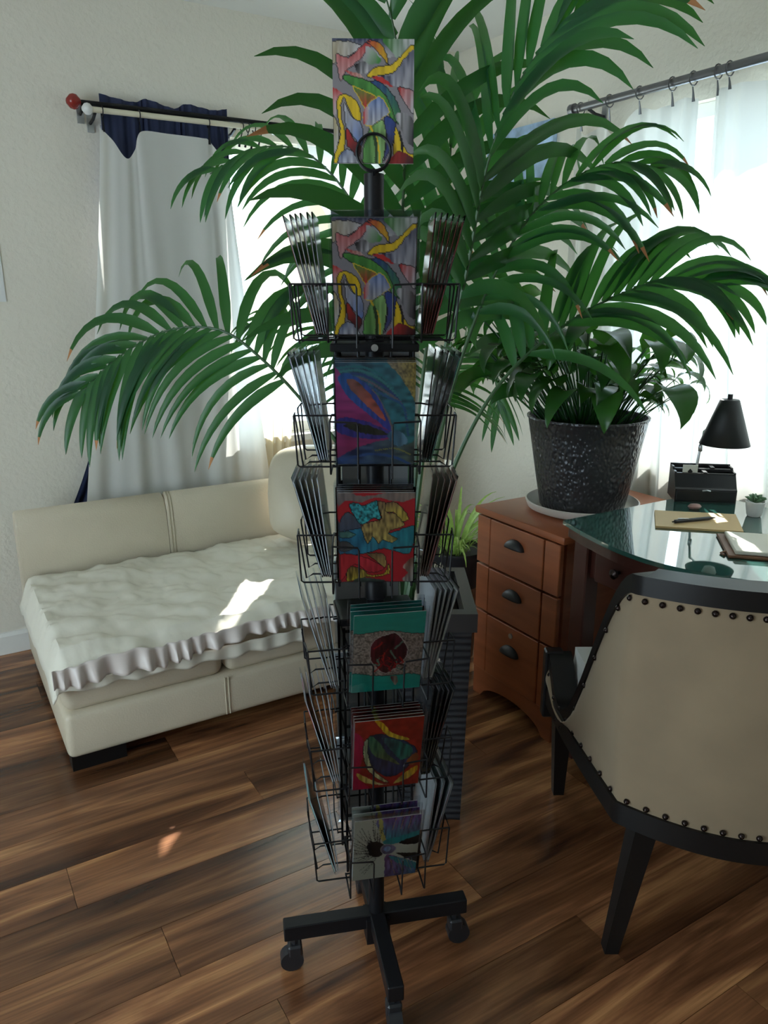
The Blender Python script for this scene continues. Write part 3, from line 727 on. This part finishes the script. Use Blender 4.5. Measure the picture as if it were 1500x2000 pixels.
for s in (-1, 1): MB().box((s*.325, .635, .36), (.05, .035, .20)).build('arm_post', M_blackw, ch, bevel=.004, seg=1)
mb = MB(); pts = [plan_pt(-1+2*i/40)-outn(-1+2*i/40)*.055 for i in range(41)]
seatpoly = [(p.x, p.y) for p in pts]; k = len(seatpoly)
for z in (.35, .45, .47): mb.v += [(x*(.96 if z > .44 else 1), y, z) for x, y in seatpoly]
for l in range(2):
    for i in range(k): mb.f.append((l*k+i, l*k+(i+1) % k, (l+1)*k+(i+1) % k, (l+1)*k+i))
mb.f += [tuple(range(k))[::-1], tuple(2*k+i for i in range(k))]
mb.build('seat_cushion', M_seat, ch)
for s in (-1, 1):
    MB().add([(s*x, y, z) for (x, y, z) in ((.205, .10, .31), (.255, .10, .31), (.255, .15, .31), (.205, .15, .31), (.275, .075, 0), (.305, .075, 0), (.305, .105, 0), (.275, .105, 0))],
             [(0, 1, 2, 3), (7, 6, 5, 4), (0, 4, 5, 1), (1, 5, 6, 2), (2, 6, 7, 3), (3, 7, 4, 0)]).build('leg', M_blackw, ch)
    MB().add([(s*x, y, z) for (x, y, z) in ((.275, .57, .31), (.325, .57, .31), (.325, .62, .31), (.275, .62, .31), (.27, .63, 0), (.30, .63, 0), (.30, .66, 0), (.27, .66, 0))],
             [(0, 1, 2, 3), (7, 6, 5, 4), (0, 4, 5, 1), (1, 5, 6, 2), (2, 6, 7, 3), (3, 7, 4, 0)]).build('leg', M_blackw, ch)
nm_ = MB().lathe([(.0065, 0), (.006, .003), (.0035, .0055), (.0005, .0065)], 10).mesh('nailhead', True); nm_.materials.append(M_nail)
def nails(zf, cnt):
    for i in range(cnt):
        U = -1+2*(i+.5)/cnt; p = plan_pt(U)+outn(U)*.004; o = link('nailhead', nm_, ch); o.location = p+UP*zf(U)
        o.rotation_mode = 'QUATERNION'; o.rotation_quaternion = outn(U).to_track_quat('Z', 'Y')
nails(lambda U: ztop(U)-.047, 44); nails(lambda U: ZB+.018, 36)

# ------------------------------------------------------------------ card spinner rack
RK = Vector((-.0165, 1.36, 0))
rack = thing('card_spinner_rack', 'black metal spinning greeting card rack on four caster legs', 'display rack', RK)
YA, YB = math.radians(1), math.radians(10.5)      # turn of the upper and the lower section
MB().tube([(0, 0, .09), (0, 0, 1.585)], .0165, 20).build('pole', M_black, rack, smooth=True)
MB().lathe([(.017, 0), (.022, .004), (.022, .03), (.017, .04)], 20, (0, 0, .84)).build('collar', M_black, rack, smooth=True)
for i in range(4):
    a = math.radians(11.5)+i*PI/2
    lg = MB().box((.105, 0, .10), (.19, .032, .036)).build('leg', M_black, rack, bevel=.002, seg=1, rot=(0, 0, a))
    MB().tube([(.178, 0, .085), (.178, 0, .05)], .008, 8).build('caster_stem', M_plast, lg)
    MB().box((.178, 0, .05), (.03, .030, .028)).build('caster_fork', M_plast, lg, bevel=.004, seg=1)
    w_ = MB().tube([(.185, -.013, .0255), (.185, .013, .0255)], .0245, 20).build('caster_wheel', M_plast, lg, smooth=True)
MB().box((0, 0, .08), (.05, .05, .06)).build('hub', M_black, rack, rot=(0, 0, math.radians(11.5)))
# sign ring + bracket
rg = [(.0+.027*math.cos(a), -.03, 1.613+.027*math.sin(a)) for a in [2*PI*i/28 for i in range(28)]]
MB().tube(rg, .0024, 6, closed=True).build('sign_ring', M_black, rack, smooth=True)
rg = [(.0+.027*math.cos(a), -.018, 1.613+.027*math.sin(a)) for a in [2*PI*i/28 for i in range(28)]]
MB().tube(rg, .0024, 6, closed=True).build('sign_ring', M_black, rack, smooth=True)
MB().tube([(0, -.03, 1.587), (0, -.018, 1.583), (0, 0, 1.58)], .003, 6).build('sign_clip', M_black, rack)
TZ = [1.327, 1.115, .904, .690, .484, .277]
CWd, CHt = .127, .178
R0 = .085
def axes(yaw, i):   # pocket i: 0 front, 1 right, 2 back, 3 left
    a = yaw+i*PI/2; o = Vector((math.sin(a), -math.cos(a), 0)); return o, Vector((math.cos(a), math.sin(a), 0))
for ti, z0 in enumerate(TZ):
    yaw = YA if ti < 3 else YB
    for i in range(4):
        o, wv = axes(yaw, i)
        def P(w_, r_, z_): return wv*w_+o*r_+UP*(z0+z_)
        mb = MB(); rw = .0017; hw = CWd/2+.0095
        for s in (-1, 1):
            mb.tube([P(s*hw, R0-.024, .085), P(s*hw, R0+.052, .085), P(s*.030, R0+.054, .083), P(s*.028, R0+.054, .078), P(s*.028, R0+.042, -.012), P(s*.028, R0+.03, -.004), P(s*.028, R0-.024, -.004)], rw, 6)
            mb.tube([P(s*hw, R0+.052, .085), P(s*hw, R0+.047, .0), P(s*hw, R0+.043, -.003), P(s*hw, R0-.024, -.003)], rw, 6)
        mb.tube([P(-hw, R0-.022, -.003), P(hw, R0-.022, -.003)], rw, 6); mb.tube([P(-hw, R0-.022, .085), P(hw, R0-.022, .085)], rw, 6)
        mb.build('wire_pocket', M_black, rack, smooth=True)
    if True:
        mb = MB()
        for i in range(4):
            o, wv = axes(yaw, i); mb.tube([o*.012+UP*(z0-.003), o*(R0-.022)+UP*(z0-.003)], .003, 6); mb.tube([o*.012+UP*(z0+.085), o*(R0-.022)+UP*(z0+.085)], .003, 6)
        mb.build('spoke_wires', M_black, rack)['kind'] = 'stuff'
for yaw, za, zb in ((YA, .88, 1.33), (YB, .26, .80)):
    for sx in (-1, 1):
        for sy in (-1, 1):
            o, wv = axes(yaw, 0); MB().tube([wv*sx*.066+o*sy*.04+UP*za, wv*sx*.066+o*sy*.04+UP*zb], .0028, 6).build('upright_wire', M_black, rack)
            MB().tube([wv*sx*.028+o*sy*.04+UP*za, wv*sx*.028+o*sy*.04+UP*zb], .0022, 6).build('upright_wire', M_black, rack)
for yaw, z in ((YA, 1.310), (YB, .815)):
    o, wv = axes(yaw, 0); b_ = MB().box((0, 0, 0), (.15, .10, .014)).build('bracket_bar', M_black, rack, loc=(0, 0, z), rot=(0, 0, yaw), bevel=.002, seg=1)
    MB().tube([(0, -.050, 0), (0, -.054, 0)], .006, 12).build('bolt', M_steel, b_)

# ---- printed art: painted on a fine vertex-colour grid
GW, GH = 90, 126
yy, xx = np.mgrid[0:GH+1, 0:GW+1]; XX = xx/GW; YY = yy/GH
def vnoise(fx, fy, seed):
    r_ = np.random.RandomState(seed); g = r_.rand(int(fy)+3, int(fx)+3); a = XX*fx; b = YY*fy; i = a.astype(int); j = b.astype(int); u = a-i; v = b-j
    u = u*u*(3-2*u); v = v*v*(3-2*v)
    return g[j, i]*(1-u)*(1-v)+g[j, i+1]*u*(1-v)+g[j+1, i]*(1-u)*v+g[j+1, i+1]*u*v
class Art:
    def __init__(s, bgc, seed=0): s.a = np.ones((GH+1, GW+1, 3))*np.array(bgc); s.seed = seed; s.k = 0
    def inside(s, poly, jit=.006):
        s.k += 1; pts = [(p.x, p.y) for p in catmull([(x, y, 0) for x, y in poly], 6, True)]
        X = XX+jit*(vnoise(30, 42, s.seed*50+s.k)-.5)*2; Y = YY+jit*(vnoise(30, 42, s.seed*50+s.k+500)-.5)*2
        ins = np.zeros(X.shape, bool); x0, y0 = pts[-1]
        for x1, y1 in pts:
            c = ((y1 > Y) != (y0 > Y)); xi = (x0-x1)*(Y-y1)/((y0-y1) if abs(y0-y1) > 1e-9 else 1e-9)+x1
            ins ^= c & (X < xi); x0, y0 = x1, y1
        return ins
    def fill(s, poly, c, c2=None, ang=0, streak=.25, f=(40, 8), jit=.006, line=None):
        m = s.inside(poly, jit); n = vnoise(f[0], f[1], s.seed*91+s.k*3)
        c = np.array(c); col = np.ones(s.a.shape)*c
        if c2 is not None:
            xs = XX[m]; 
            if xs.size:
                t = (XX*math.cos(ang)+YY*math.sin(ang)); lo, hi = t[m].min(), t[m].max(); t = np.clip((t-lo)/(hi-lo+1e-6)+.35*(n-.5), 0, 1)[..., None]
                col = c*(1-t)+np.array(c2)*t
        col = col*(1+streak*(n-.5)*2)[..., None]
        if line is not None:
            e = m.copy(); e[1:-1, 1:-1] = m[1:-1, 1:-1] & ~(m[:-2, 1:-1] & m[2:, 1:-1] & m[1:-1, :-2] & m[1:-1, 2:]); s.a[m] = col[m]; s.a[e] = line
        else: s.a[m] = col[m]
    def stroke(s, pts, w, c):
        cv = catmull([(x, y, 0) for x, y in pts], 10)
        for p in cv:
            m = (XX-p.x)**2+((YY-p.y)*1.4)**2 < w*w; s.a[m] = c
    def mesh(s, name, wd=CWd, ht=CHt, y=-.0008):
        mb = MB()
        for j in range(GH+1):
            for i in range(GW+1): mb.v.append((wd*(i/GW-.5), y, ht*(1-j/GH)))
        for j in range(GH):
            for i in range(GW): a = j*(GW+1)+i; mb.f.append((a, a+GW+1, a+GW+2, a+1))
        m = mb.mesh(name); at_ = m.color_attributes.new('Col', 'FLOAT_COLOR', 'POINT')
        buf = np.ones(((GH+1)*(GW+1), 4), np.float32); buf[:, :3] = np.clip(s.a, 0, 1).reshape(-1, 3); at_.data.foreach_set('color', buf.ravel())
        m.materials.append(M_print); return m
K = (.008, .008, .012); W_ = (.42, .40, .42); RD = (.42, .03, .03); YL = (.62, .42, .02); GR = (.05, .20, .04); BL = (.02, .05, .20); LG = (.25, .40, .15)
def art_a():
    a = Art((.22, .20, .22), 1)
    a.fill([(-.1, -.1), (1.1, -.1), (1.1, .12), (-.1, .12)], (.03, .04, .09), W_, PI/2)
    a.fill([(.0, .03), (.2, .02), (.38, .06), (.25, .12), (.1, .16), (-.02, .2)], (.36, .30, .20), W_, 0, line=K)
    a.fill([(.62, -.02), (1.0, -.02), (1.02, .1), (.85, .16), (.72, .1)], GR, W_, 0)
    a.fill([(.04, .12), (.2, .14), (.42, .02), (.5, .03), (.33, .17), (.18, .25), (.1, .33), (.06, .25)], RD, (.5, .3, .3), PI/2, line=K)
    a.fill([(.42, .03), (.56, .02), (.66, .11), (.69, .20), (.62, .16), (.52, .08)], RD, YL, .6, line=K)
    a.fill([(.42, .06), (.5, .09), (.6, .17), (.52, .2), (.38, .18), (.40, .11)], W_, GR, .8)
    a.fill([(.28, .2), (.40, .18), (.47, .24), (.36, .28), (.3, .27)], K, W_, 1, streak=.8)
    a.fill([(.16, .25), (.34, .28), (.38, .31), (.2, .28)], RD, (.5, .35, .3), 0)
    a.fill([(.42, .3), (.52, .22), (.7, .2), (.82, .14), (.95, .05), (1.02, .05), (1.02, .09), (.88, .16), (.76, .26), (.6, .29)], YL, None, line=K)
    a.fill([(.5, .31), (.75, .27), (.95, .1), (1.02, .12), (1.02, .45), (.8, .38)], (.03, .04, .10), W_, PI*.3, streak=.5)
    a.fill([(.48, .3), (.6, .3), (.74, .37), (.66, .36)], RD, None)
    a.fill([(.8, .38), (1.02, .42), (1.02, .6), (.9, .52)], RD, W_, .5, line=K)
    a.fill([(.12, .29), (.3, .3), (.5, .35), (.66, .45), (.8, .62), (.74, .66), (.6, .5), (.4, .42), (.2, .36)], GR, (.08, .25, .05), 0, line=K)
    a.fill([(.45, .33), (.62, .35), (.8, .5), (.86, .66), (.78, .66), (.66, .46)], BL, GR, .8, line=K)
    a.fill([(.24, .37), (.42, .42), (.56, .47), (.42, .56), (.32, .47)], GR, RD, PI/2, line=YL)
    a.fill([(-.02, .40), (.1, .42), (.14, .46), (.06, .5), (.02, .62), (-.02, .62)], RD, W_, PI/2)
    a.fill([(.04, .5), (.14, .43), (.3, .5), (.35, .62), (.3, .66), (.22, .6), (.13, .47), (.1, .6), (.15, .75), (.13, .9), (.04, 1.0), (-.02, 1.02), (.02, .9), (.08, .75)], YL, None, line=K)
    a.fill([(-.02, .6), (.06, .68), (.07, .82), (.0, .94), (-.02, .9)], (.4, .32, .15), W_, PI/2, line=K)
    a.fill([(.14, .5), (.24, .62), (.34, .66), (.37, .76), (.35, .86), (.22, .76), (.15, .68)], W_, (.10, .16, .35), .8, streak=.4, line=K)
    a.fill([(.16, .7), (.26, .8), (.35, .87), (.3, .95), (.2, .88), (.16, .85)], RD, K, .9, line=K)
    a.fill([(.38, .57), (.48, .48), (.6, .46), (.7, .58), (.6, .64), (.46, .70), (.38, .66)], (.08, .15, .35), W_, PI/2, streak=.5, line=YL)
    a.fill([(.38, .57), (.44, .53), (.44, .62), (.38, .68)], RD, W_, 0)
    a.fill([(.46, .7), (.62, .64), (.66, .75), (.64, .9), (.58, 1.02), (.38, 1.02), (.36, .9), (.4, .8)], GR, LG, 0, streak=.4, line=K)
    a.stroke([(.46, .7), (.54, .8), (.57, .92), (.57, 1.0)], .012, YL); a.stroke([(.50, .75), (.53, .85), (.53, 1.0)], .02, (.02, .05, .02))
    a.fill([(.63, .62), (.78, .66), (.76, .8), (.68, .92), (.62, .98), (.66, .8)], BL, (.06, .06, .15), PI/2, line=K)
    a.fill([(.78, .6), (.9, .58), (1.02, .68), (1.02, .85), (.92, .82), (.82, .68)], W_, K, .2, streak=.8)
    a.fill([(.77, .7), (.84, .78), (.92, .9), (1.02, .92), (1.0, .96), (.82, .9), (.74, .92)], YL, None, line=K); a.stroke([(.82, .74), (.85, .82), (.86, .9)], .015, K)
    a.fill([(.72, .94), (.85, .9), (1.02, .97), (1.02, 1.02), (.66, 1.02)], RD, K, .4, streak=.5)
    a.fill([(.08, .92), (.2, .88), (.3, .96), (.3, 1.02), (.06, 1.02)], (.15, .18, .28), W_, 1, streak=.6, line=K)
    return a
def art_b():
    a = Art((.16, .13, .12), 2); TE = (.03, .16, .18); MG = (.30, .05, .20); NB = (.02, .05, .16)
    a.fill([(-.1, -.1), (.7, -.1), (1.1, .5), (1.1, 1.1), (.6, 1.1), (.75, .7), (.4, .2), (-.1, .2)], (.04, .10, .15), TE, .5, streak=.5, f=(14, 30))
    for k in range(5):
        o_ = .035*k; a.stroke([(-.02, .06+o_), (.3, .04+o_), (.6, .14+o_*1.2), (.85, .42), (.92, .7)], .018, [TE, (.05, .2, .2), (.03, .06, .18), (.15, .12, .14), (.03, .1, .22)][k])
    a.fill([(.6, -.05), (1.05, -.05), (1.05, .4), (.95, .3), (.8, .12)], (.20, .17, .14), (.26, .20, .06), 0, streak=.6, f=(60, 60))
    a.fill([(-.05, .1), (.1, .15), (.2, .35), (.45, .45), (.7, .68), (.6, .8), (.3, .86), (.0, 1.0), (-.05, .9)], MG, (.24, .03, .10), PI/2, streak=.3, f=(6, 30))
    a.fill([(.03, .14), (.15, .1), (.35, .18), (.55, .36), (.70, .66), (.5, .55), (.2, .36), (.08, .24)], (.02, .10, .30), (.04, .05, .26), 0, streak=.4)
    a.fill([(.14, .16), (.26, .17), (.45, .32), (.6, .5), (.62, .56), (.4, .42), (.2, .26)], (.16, .08, .07), (.30, .07, .05), 0, streak=.6, f=(10, 25))
    a.fill([(.0, .55), (.2, .53), (.5, .60), (.72, .70), (.5, .74), (.2, .72), (.0, .66)], (.03, .04, .24), (.05, .04, .20), 0, streak=.4)
    a.fill([(.08, .60), (.25, .58), (.5, .63), (.66, .70), (.4, .69), (.2, .65)], (.02, .025, .02), (.03, .04, .03), 0, streak=.5)
    a.fill([(-.05, 1.05), (.0, .94), (.3, .82), (.7, .74), (.9, .8), (1.05, .75), (1.05, 1.05)], NB, (.06, .09, .08), 0, streak=.6, f=(10, 30))
    a.stroke([(.05, .96), (.4, .9), (.7, .92), (.95, 1.0)], .02, (.03, .08, .22)); a.stroke([(.5, .86), (.75, .84), (.95, .9)], .012, (.2, .2, .06))
    a.fill([(.66, .68), (.8, .66), (.92, .76), (.8, .82), (.68, .76)], (.05, .14, .22), (.1, .2, .28), 0, streak=.6)
    return a
def art_c():
    a = Art((.40, .02, .03), 3); TQ = (.02, .22, .26); GD = (.20, .13, .07); SL = (.07, .09, .12)
    a.fill([(-.05, -.05), (.12, -.02), (.28, .03), (.5, .02), (.9, -.05), (1.05, .03), (.8, .1), (.5, .05), (.3, .1), (.1, .08), (-.05, .18)], (.16, .14, .14), (.24, .18, .15), 0)
    a.fill([(.0, .33), (.12, .2), (.3, .35), (.3, .55), (.0, .45)], SL, (.04, .06, .1), PI/2, line=K)
    a.fill([(-.02, .45), (.3, .38), (.6, .45), (1.02, .35), (.98, .6), (.9, .68), (.6, .62), (.3, .68), (-.02, .68)], (.02, .14, .26), TQ, 0, streak=.4, line=K)
    a.fill([(.14, .13), (.2, .1), (.35, .13), (.5, .08), (.53, .18), (.55, .28), (.45, .28), (.3, .35), (.2, .24)], TQ, (.03, .28, .30), 0, streak=.9, f=(50, 60), line=K)
    a.fill([(.5, .1), (.62, .1), (.62, .2), (.75, .22), (.85, .3), (.86, .36), (.74, .4), (.66, .44), (.78, .5), (.7, .55), (.58, .52), (.52, .56), (.45, .48), (.38, .56), (.3, .36), (.46, .3), (.56, .27)], GD, (.36, .27, .08), 1.2, streak=.7, f=(50, 20), line=K)
    a.fill([(.62, .11), (.75, .1), (.85, .17), (.93, .28), (.84, .31), (.74, .22), (.62, .2)], GD, (.45, .34, .05), PI/2, streak=.6, f=(50, 10), line=K)
    a.fill([(.0, .42), (.15, .42), (.22, .46), (.1, .5), (.0, .48)], (.03, .08, .08), (.1, .25, .2), .5, line=K); a.fill([(.0, .54), (.1, .53), (.2, .6), (.1, .65), (.0, .63)], (.05, .06, .07), (.08, .1, .1), 0, line=K)
    a.fill([(-.02, .69), (.3, .70), (.55, .80), (.6, .86), (.4, .9), (.2, .8), (-.02, 1.02)], (.40, .02, .03), (.46, .03, .05), 0, streak=.3, line=K)
    a.fill([(.36, .67), (.5, .66), (.62, .7), (.62, .84), (.5, .76)], GD, (.3, .2, .06), PI/2, streak=.7, line=K)
    a.fill([(.08, .92), (.14, .82), (.28, .84), (.42, .92), (.6, .9), (.66, .78), (.68, .9), (.5, .95), (.35, .95), (.22, .98), (.1, 1.0)], (.16, .10, .04), (.50, .38, .04), 1.3, streak=.8, f=(60, 14), line=K)
    a.fill([(.25, .96), (.5, .97), (.7, 1.02), (.2, 1.02)], (.05, .07, .06), None); a.fill([(.86, .82), (1.02, .72), (1.02, 1.02), (.85, .98), (.93, .9)], (.3, .16, .12), (.3, .3, .28), 1, streak=.6)
    return a
def art_d():
    TQ = (.02, .33, .28); a = Art(TQ, 4); a.a *= (1+.15*(vnoise(6, 40, 77)-.5))[..., None]
    a.fill([(-.1, .28), (.2, .22), (.5, .21), (.8, .26), (1.1, .34), (1.1, .80), (.8, .80), (.4, .80), (.1, .75), (-.1, .70)], (.34, .30, .27), (.28, .24, .22), 0, streak=.75, f=(60, 60), line=K)
    a.fill([(.28, .33), (.5, .25), (.62, .26), (.78, .45), (.76, .58), (.62, .70), (.46, .77), (.28, .62), (.24, .48)], (.10, .01, .02), (.05, .01, .02), 0, streak=.8, line=(.55, .5, .5))
    for k in range(26):
        r_ = random.Random(k); x = .31+.40*r_.random(); y = .32+.36*r_.random(); a.stroke([(x, y), (x+r_.uniform(-.1, .1), y+r_.uniform(.02, .08)), (x+r_.uniform(-.12, .12), y+r_.uniform(.04, .12))], .012 if k % 3 else .006, [(.42, .02, .02), (.30, .01, .02), (.12, .25, .2), (.03, .01, .02)][k % 4])
    a.fill([(.56, .83), (.64, .81), (.67, .88), (.64, .94)], (.10, .01, .02), (.3, .3, .25), 0, streak=.5); a.fill([(.0, .92), (.2, .88), (.2, 1.0), (.0, 1.02)], (.15, .4, .36), TQ, 0)
    return a
def art_e():
    a = Art((.36, .03, .02), 5); a.a *= (1+.6*(vnoise(16, 20, 31)-.5))[..., None]
    a.fill([(-.05, .2), (.15, .3), (.1, .8), (.3, 1.05), (-.05, 1.05)], (.50, .02, .10), (.42, .02, .06), PI/2)
    a.fill([(.16, .3), (.25, .2), (.5, .22), (.8, .36), (.95, .5), (.9, .64), (.7, .82), (.5, .84), (.3, .7), (.14, .5)], (.02, .03, .07), (.03, .05, .14), .5, streak=.5, line=K)
    a.fill([(.22, .22), (.35, .3), (.5, .5), (.7, .68), (.5, .6), (.3, .5), (.22, .36)], (.03, .16, .10), (.10, .14, .05), 1, streak=.6)
    a.fill([(.4, .26), (.6, .3), (.86, .44), (.84, .56), (.7, .6), (.55, .45)], (.04, .10, .14), (.02, .20, .15), .6, streak=.7)
    a.fill([(.8, .62), (.92, .52), (.97, .6), (.9, .7), (.82, .68)], (.36, .12, .04), (.25, .08, .03), 0)
    a.fill([(.14, .3), (.2, .26), (.22, .5), (.34, .75), (.55, .93), (.42, .9), (.22, .72), (.14, .5)], (.40, .50, .34), (.55, .52, .25), PI/2, streak=.6, line=K)
    a.fill([(.28, .0), (.4, .04), (.55, .2), (.8, .3), (.74, .32), (.5, .24), (.36, .1)], (.62, .36, .02), (.6, .5, .05), .5, streak=.6)
    a.fill([(.05, .74), (.2, .82), (.4, .93), (.56, .97), (.3, .94), (.12, .86)], (.55, .40, .06), (.5, .5, .3), 0, streak=.5); a.fill([(.62, .96), (.75, .84), (.95, .72), (.96, .8), (.84, .9)], (.55, .48, .12), (.6, .34, .02), -.8, streak=.5)
    return a
def art_f():
    a = Art((.48, .52, .46), 6); r_ = random.Random(3)
    a.fill([(.36, .0), (1.05, -.05), (1.05, .34), (.8, .38), (.5, .40), (.42, .25)], (.15, .08, .30), (.03, .22, .28), PI/2, streak=.7, f=(40, 10)); a.fill([(.36, .0), (.42, .02), (.44, .2), (.5, .40), (.44, .38), (.38, .2)], (.45, .42, .12), None)
    a.fill([(.46, .36), (.7, .32), (1.02, .26), (1.02, .34), (.75, .42), (.5, .44)], (.02, .24, .28), None)
    a.fill([(.5, .62), (.62, .64), (.85, .75), (1.05, .88), (1.05, 1.05), (.56, 1.05), (.5, .8)], (.20, .09, .26), (.05, .16, .32), .6, streak=.7, f=(40, 12)); a.fill([(.55, .64), (.75, .7), (1.05, .85), (1.05, .95), (.7, .78)], (.02, .22, .28), None)
    for k in range(60):
        an = r_.uniform(.6, 1.5)*PI; L_ = r_.uniform(.2, .5); a.stroke([(.40, .5), (.40+.5*L_*math.cos(an), .5+.5*L_*math.sin(an)), (.40+L_*math.cos(an+.15), .5+L_*math.sin(an+.15))], .007, K)
    a.fill([(.2, .42), (.3, .36), (.45, .42), (.48, .52), (.42, .62), (.28, .6)], K, None)
    a.fill([(.7, .42), (1.02, .34), (1.02, .46), (.85, .48)], K, None, streak=.6); a.fill([(.66, .6), (.8, .62), (1.02, .66), (1.02, .8), (.85, .72)], K, None, streak=.6)
    for k in range(9): a.stroke([(.62+.04*k, .02), (.58+.04*k, .2)], .008, [(.5, .3, .1), (.3, .1, .4), (.1, .3, .4)][k % 3]); a.stroke([(.58+.04*k, .7), (.66+.045*k, .95)], .008, [(.5, .35, .1), (.3, .1, .4), (.1, .3, .4)][k % 3])
    a.fill([(.41, .5), (.48, .43), (.6, .45), (.66, .52), (.58, .6), (.46, .59)], (.10, .10, .20), (.2, .18, .3), 0, line=(.4, .4, .4)); a.fill([(.46, .51), (.52, .47), (.58, .51), (.52, .56)], (.10, .22, .50), (.3, .4, .6), 0)
    return a
arts = [f_() for f_ in (art_a, art_b, art_c, art_d, art_e, art_f)]
art_m = [a.mesh('printed_front') for a in arts]
sign_m = arts[0].mesh('printed_front', .127, .178, -.0022)
card_m = MB().box((0, 0, CHt/2), (CWd, .0012, CHt)).mesh('card_stock'); card_m.materials.append(M_card)
slv_m = MB().box((0, 0, CHt/2+.004), (CWd+.010, .0024, CHt+.012)).mesh('clear_sleeve'); slv_m.materials.append(M_sleeve)
E_ = [(.28, .05, .05), (.34, .33, .34), (.55, .55, .55), (.34, .29, .24), (.06, .06, .065), (.53, .53, .53)]
names = ['abstract card of green, red and yellow curved shapes', 'abstract card of blue swirls and magenta petals', 'abstract card of gold and turquoise shapes on red',
         'turquoise card with dark red faceted oval', 'red card with blue and gold swirling bowl shape', 'white card with black lashes and purple eye-like burst']
tiers = ['top tier', 'second tier from the top', 'third tier from the top', 'fourth tier from the top', 'fifth tier from the top', 'lowest tier']
def put_card(ti, i, j, n, artm, label, group, stock=None, extra=0):
    yaw = YA if ti < 3 else YB; o, wv = axes(yaw, i); z0 = TZ[ti]
    lean = (.26-.15*j/max(1, n-1)) if n > 1 else .2
    lean += random.uniform(-.005, .005); rr = R0+.010-.0036*j-(0 if i in (0, 2) else 0)
    up = UP*math.cos(lean)+o*math.sin(lean); fn = o*math.cos(lean)-UP*math.sin(lean)
    t = link('greeting_card', None); t.matrix_world = frame(RK+o*rr+wv*random.uniform(-.002, .002)+UP*(z0+.007), wv, -fn, up)
    tag(t, label, 'card', group)
    c = link('card_stock', stock or card_m, t)
    if artm is not None: link('printed_front', artm, t)
    link('clear_sleeve', slv_m, t)
stock_m = []
for k, c in enumerate(E_):
    m = card_m.copy(); m.materials.clear(); m.materials.append(mat('card_edge_%d' % k, c, .6)); stock_m.append(m)
for ti in range(6):
    nf = [4, 4, 5, 4, 6, 3][ti]
    for j in range(nf):
        lb = (names[ti]+', foremost in its pocket' if ti else names[0]+', foremost in its pocket') if j == 0 else 'card stacked behind the '+names[ti]
        put_card(ti, 0, j, nf, art_m[ti], lb, None if j == 0 else 'cards behind the front one, '+tiers[ti])
    for i, side, stk in ((3, 'facing the sofa', [1, 2, 2, 2, 2, 5][ti]), (1, 'facing the filing cabinet', [0, 4, 3, 5, 4, 5][ti]), (2, 'facing the window', 2)):
        nn = [6, 5, 5, 5, 5, 3][ti] if i != 2 else 3
        for j in range(nn):
            put_card(ti, i, j, nn, art_m[(ti+i+1) % 6] if i != 2 else art_m[(ti+3) % 6], '%s greeting card in the %s pocket %s' % ('outermost sleeved' if j == 0 else 'innermost sleeved' if j == nn-1 else 'sleeved middle', tiers[ti], side), 'cards in the %s pocket %s' % (tiers[ti], side), stock_m[stk])
sg = thing('sign_card', 'large abstract art card clipped in the ring on top of the rack', 'card', RK+Vector((0, -.0245, 1.597)))
MB().box((0, 0, .089), (.127, .003, .178)).build('board', M_card, sg); link('printed_front', sign_m, sg)
sg.rotation_euler = (-.03, 0, math.radians(2))
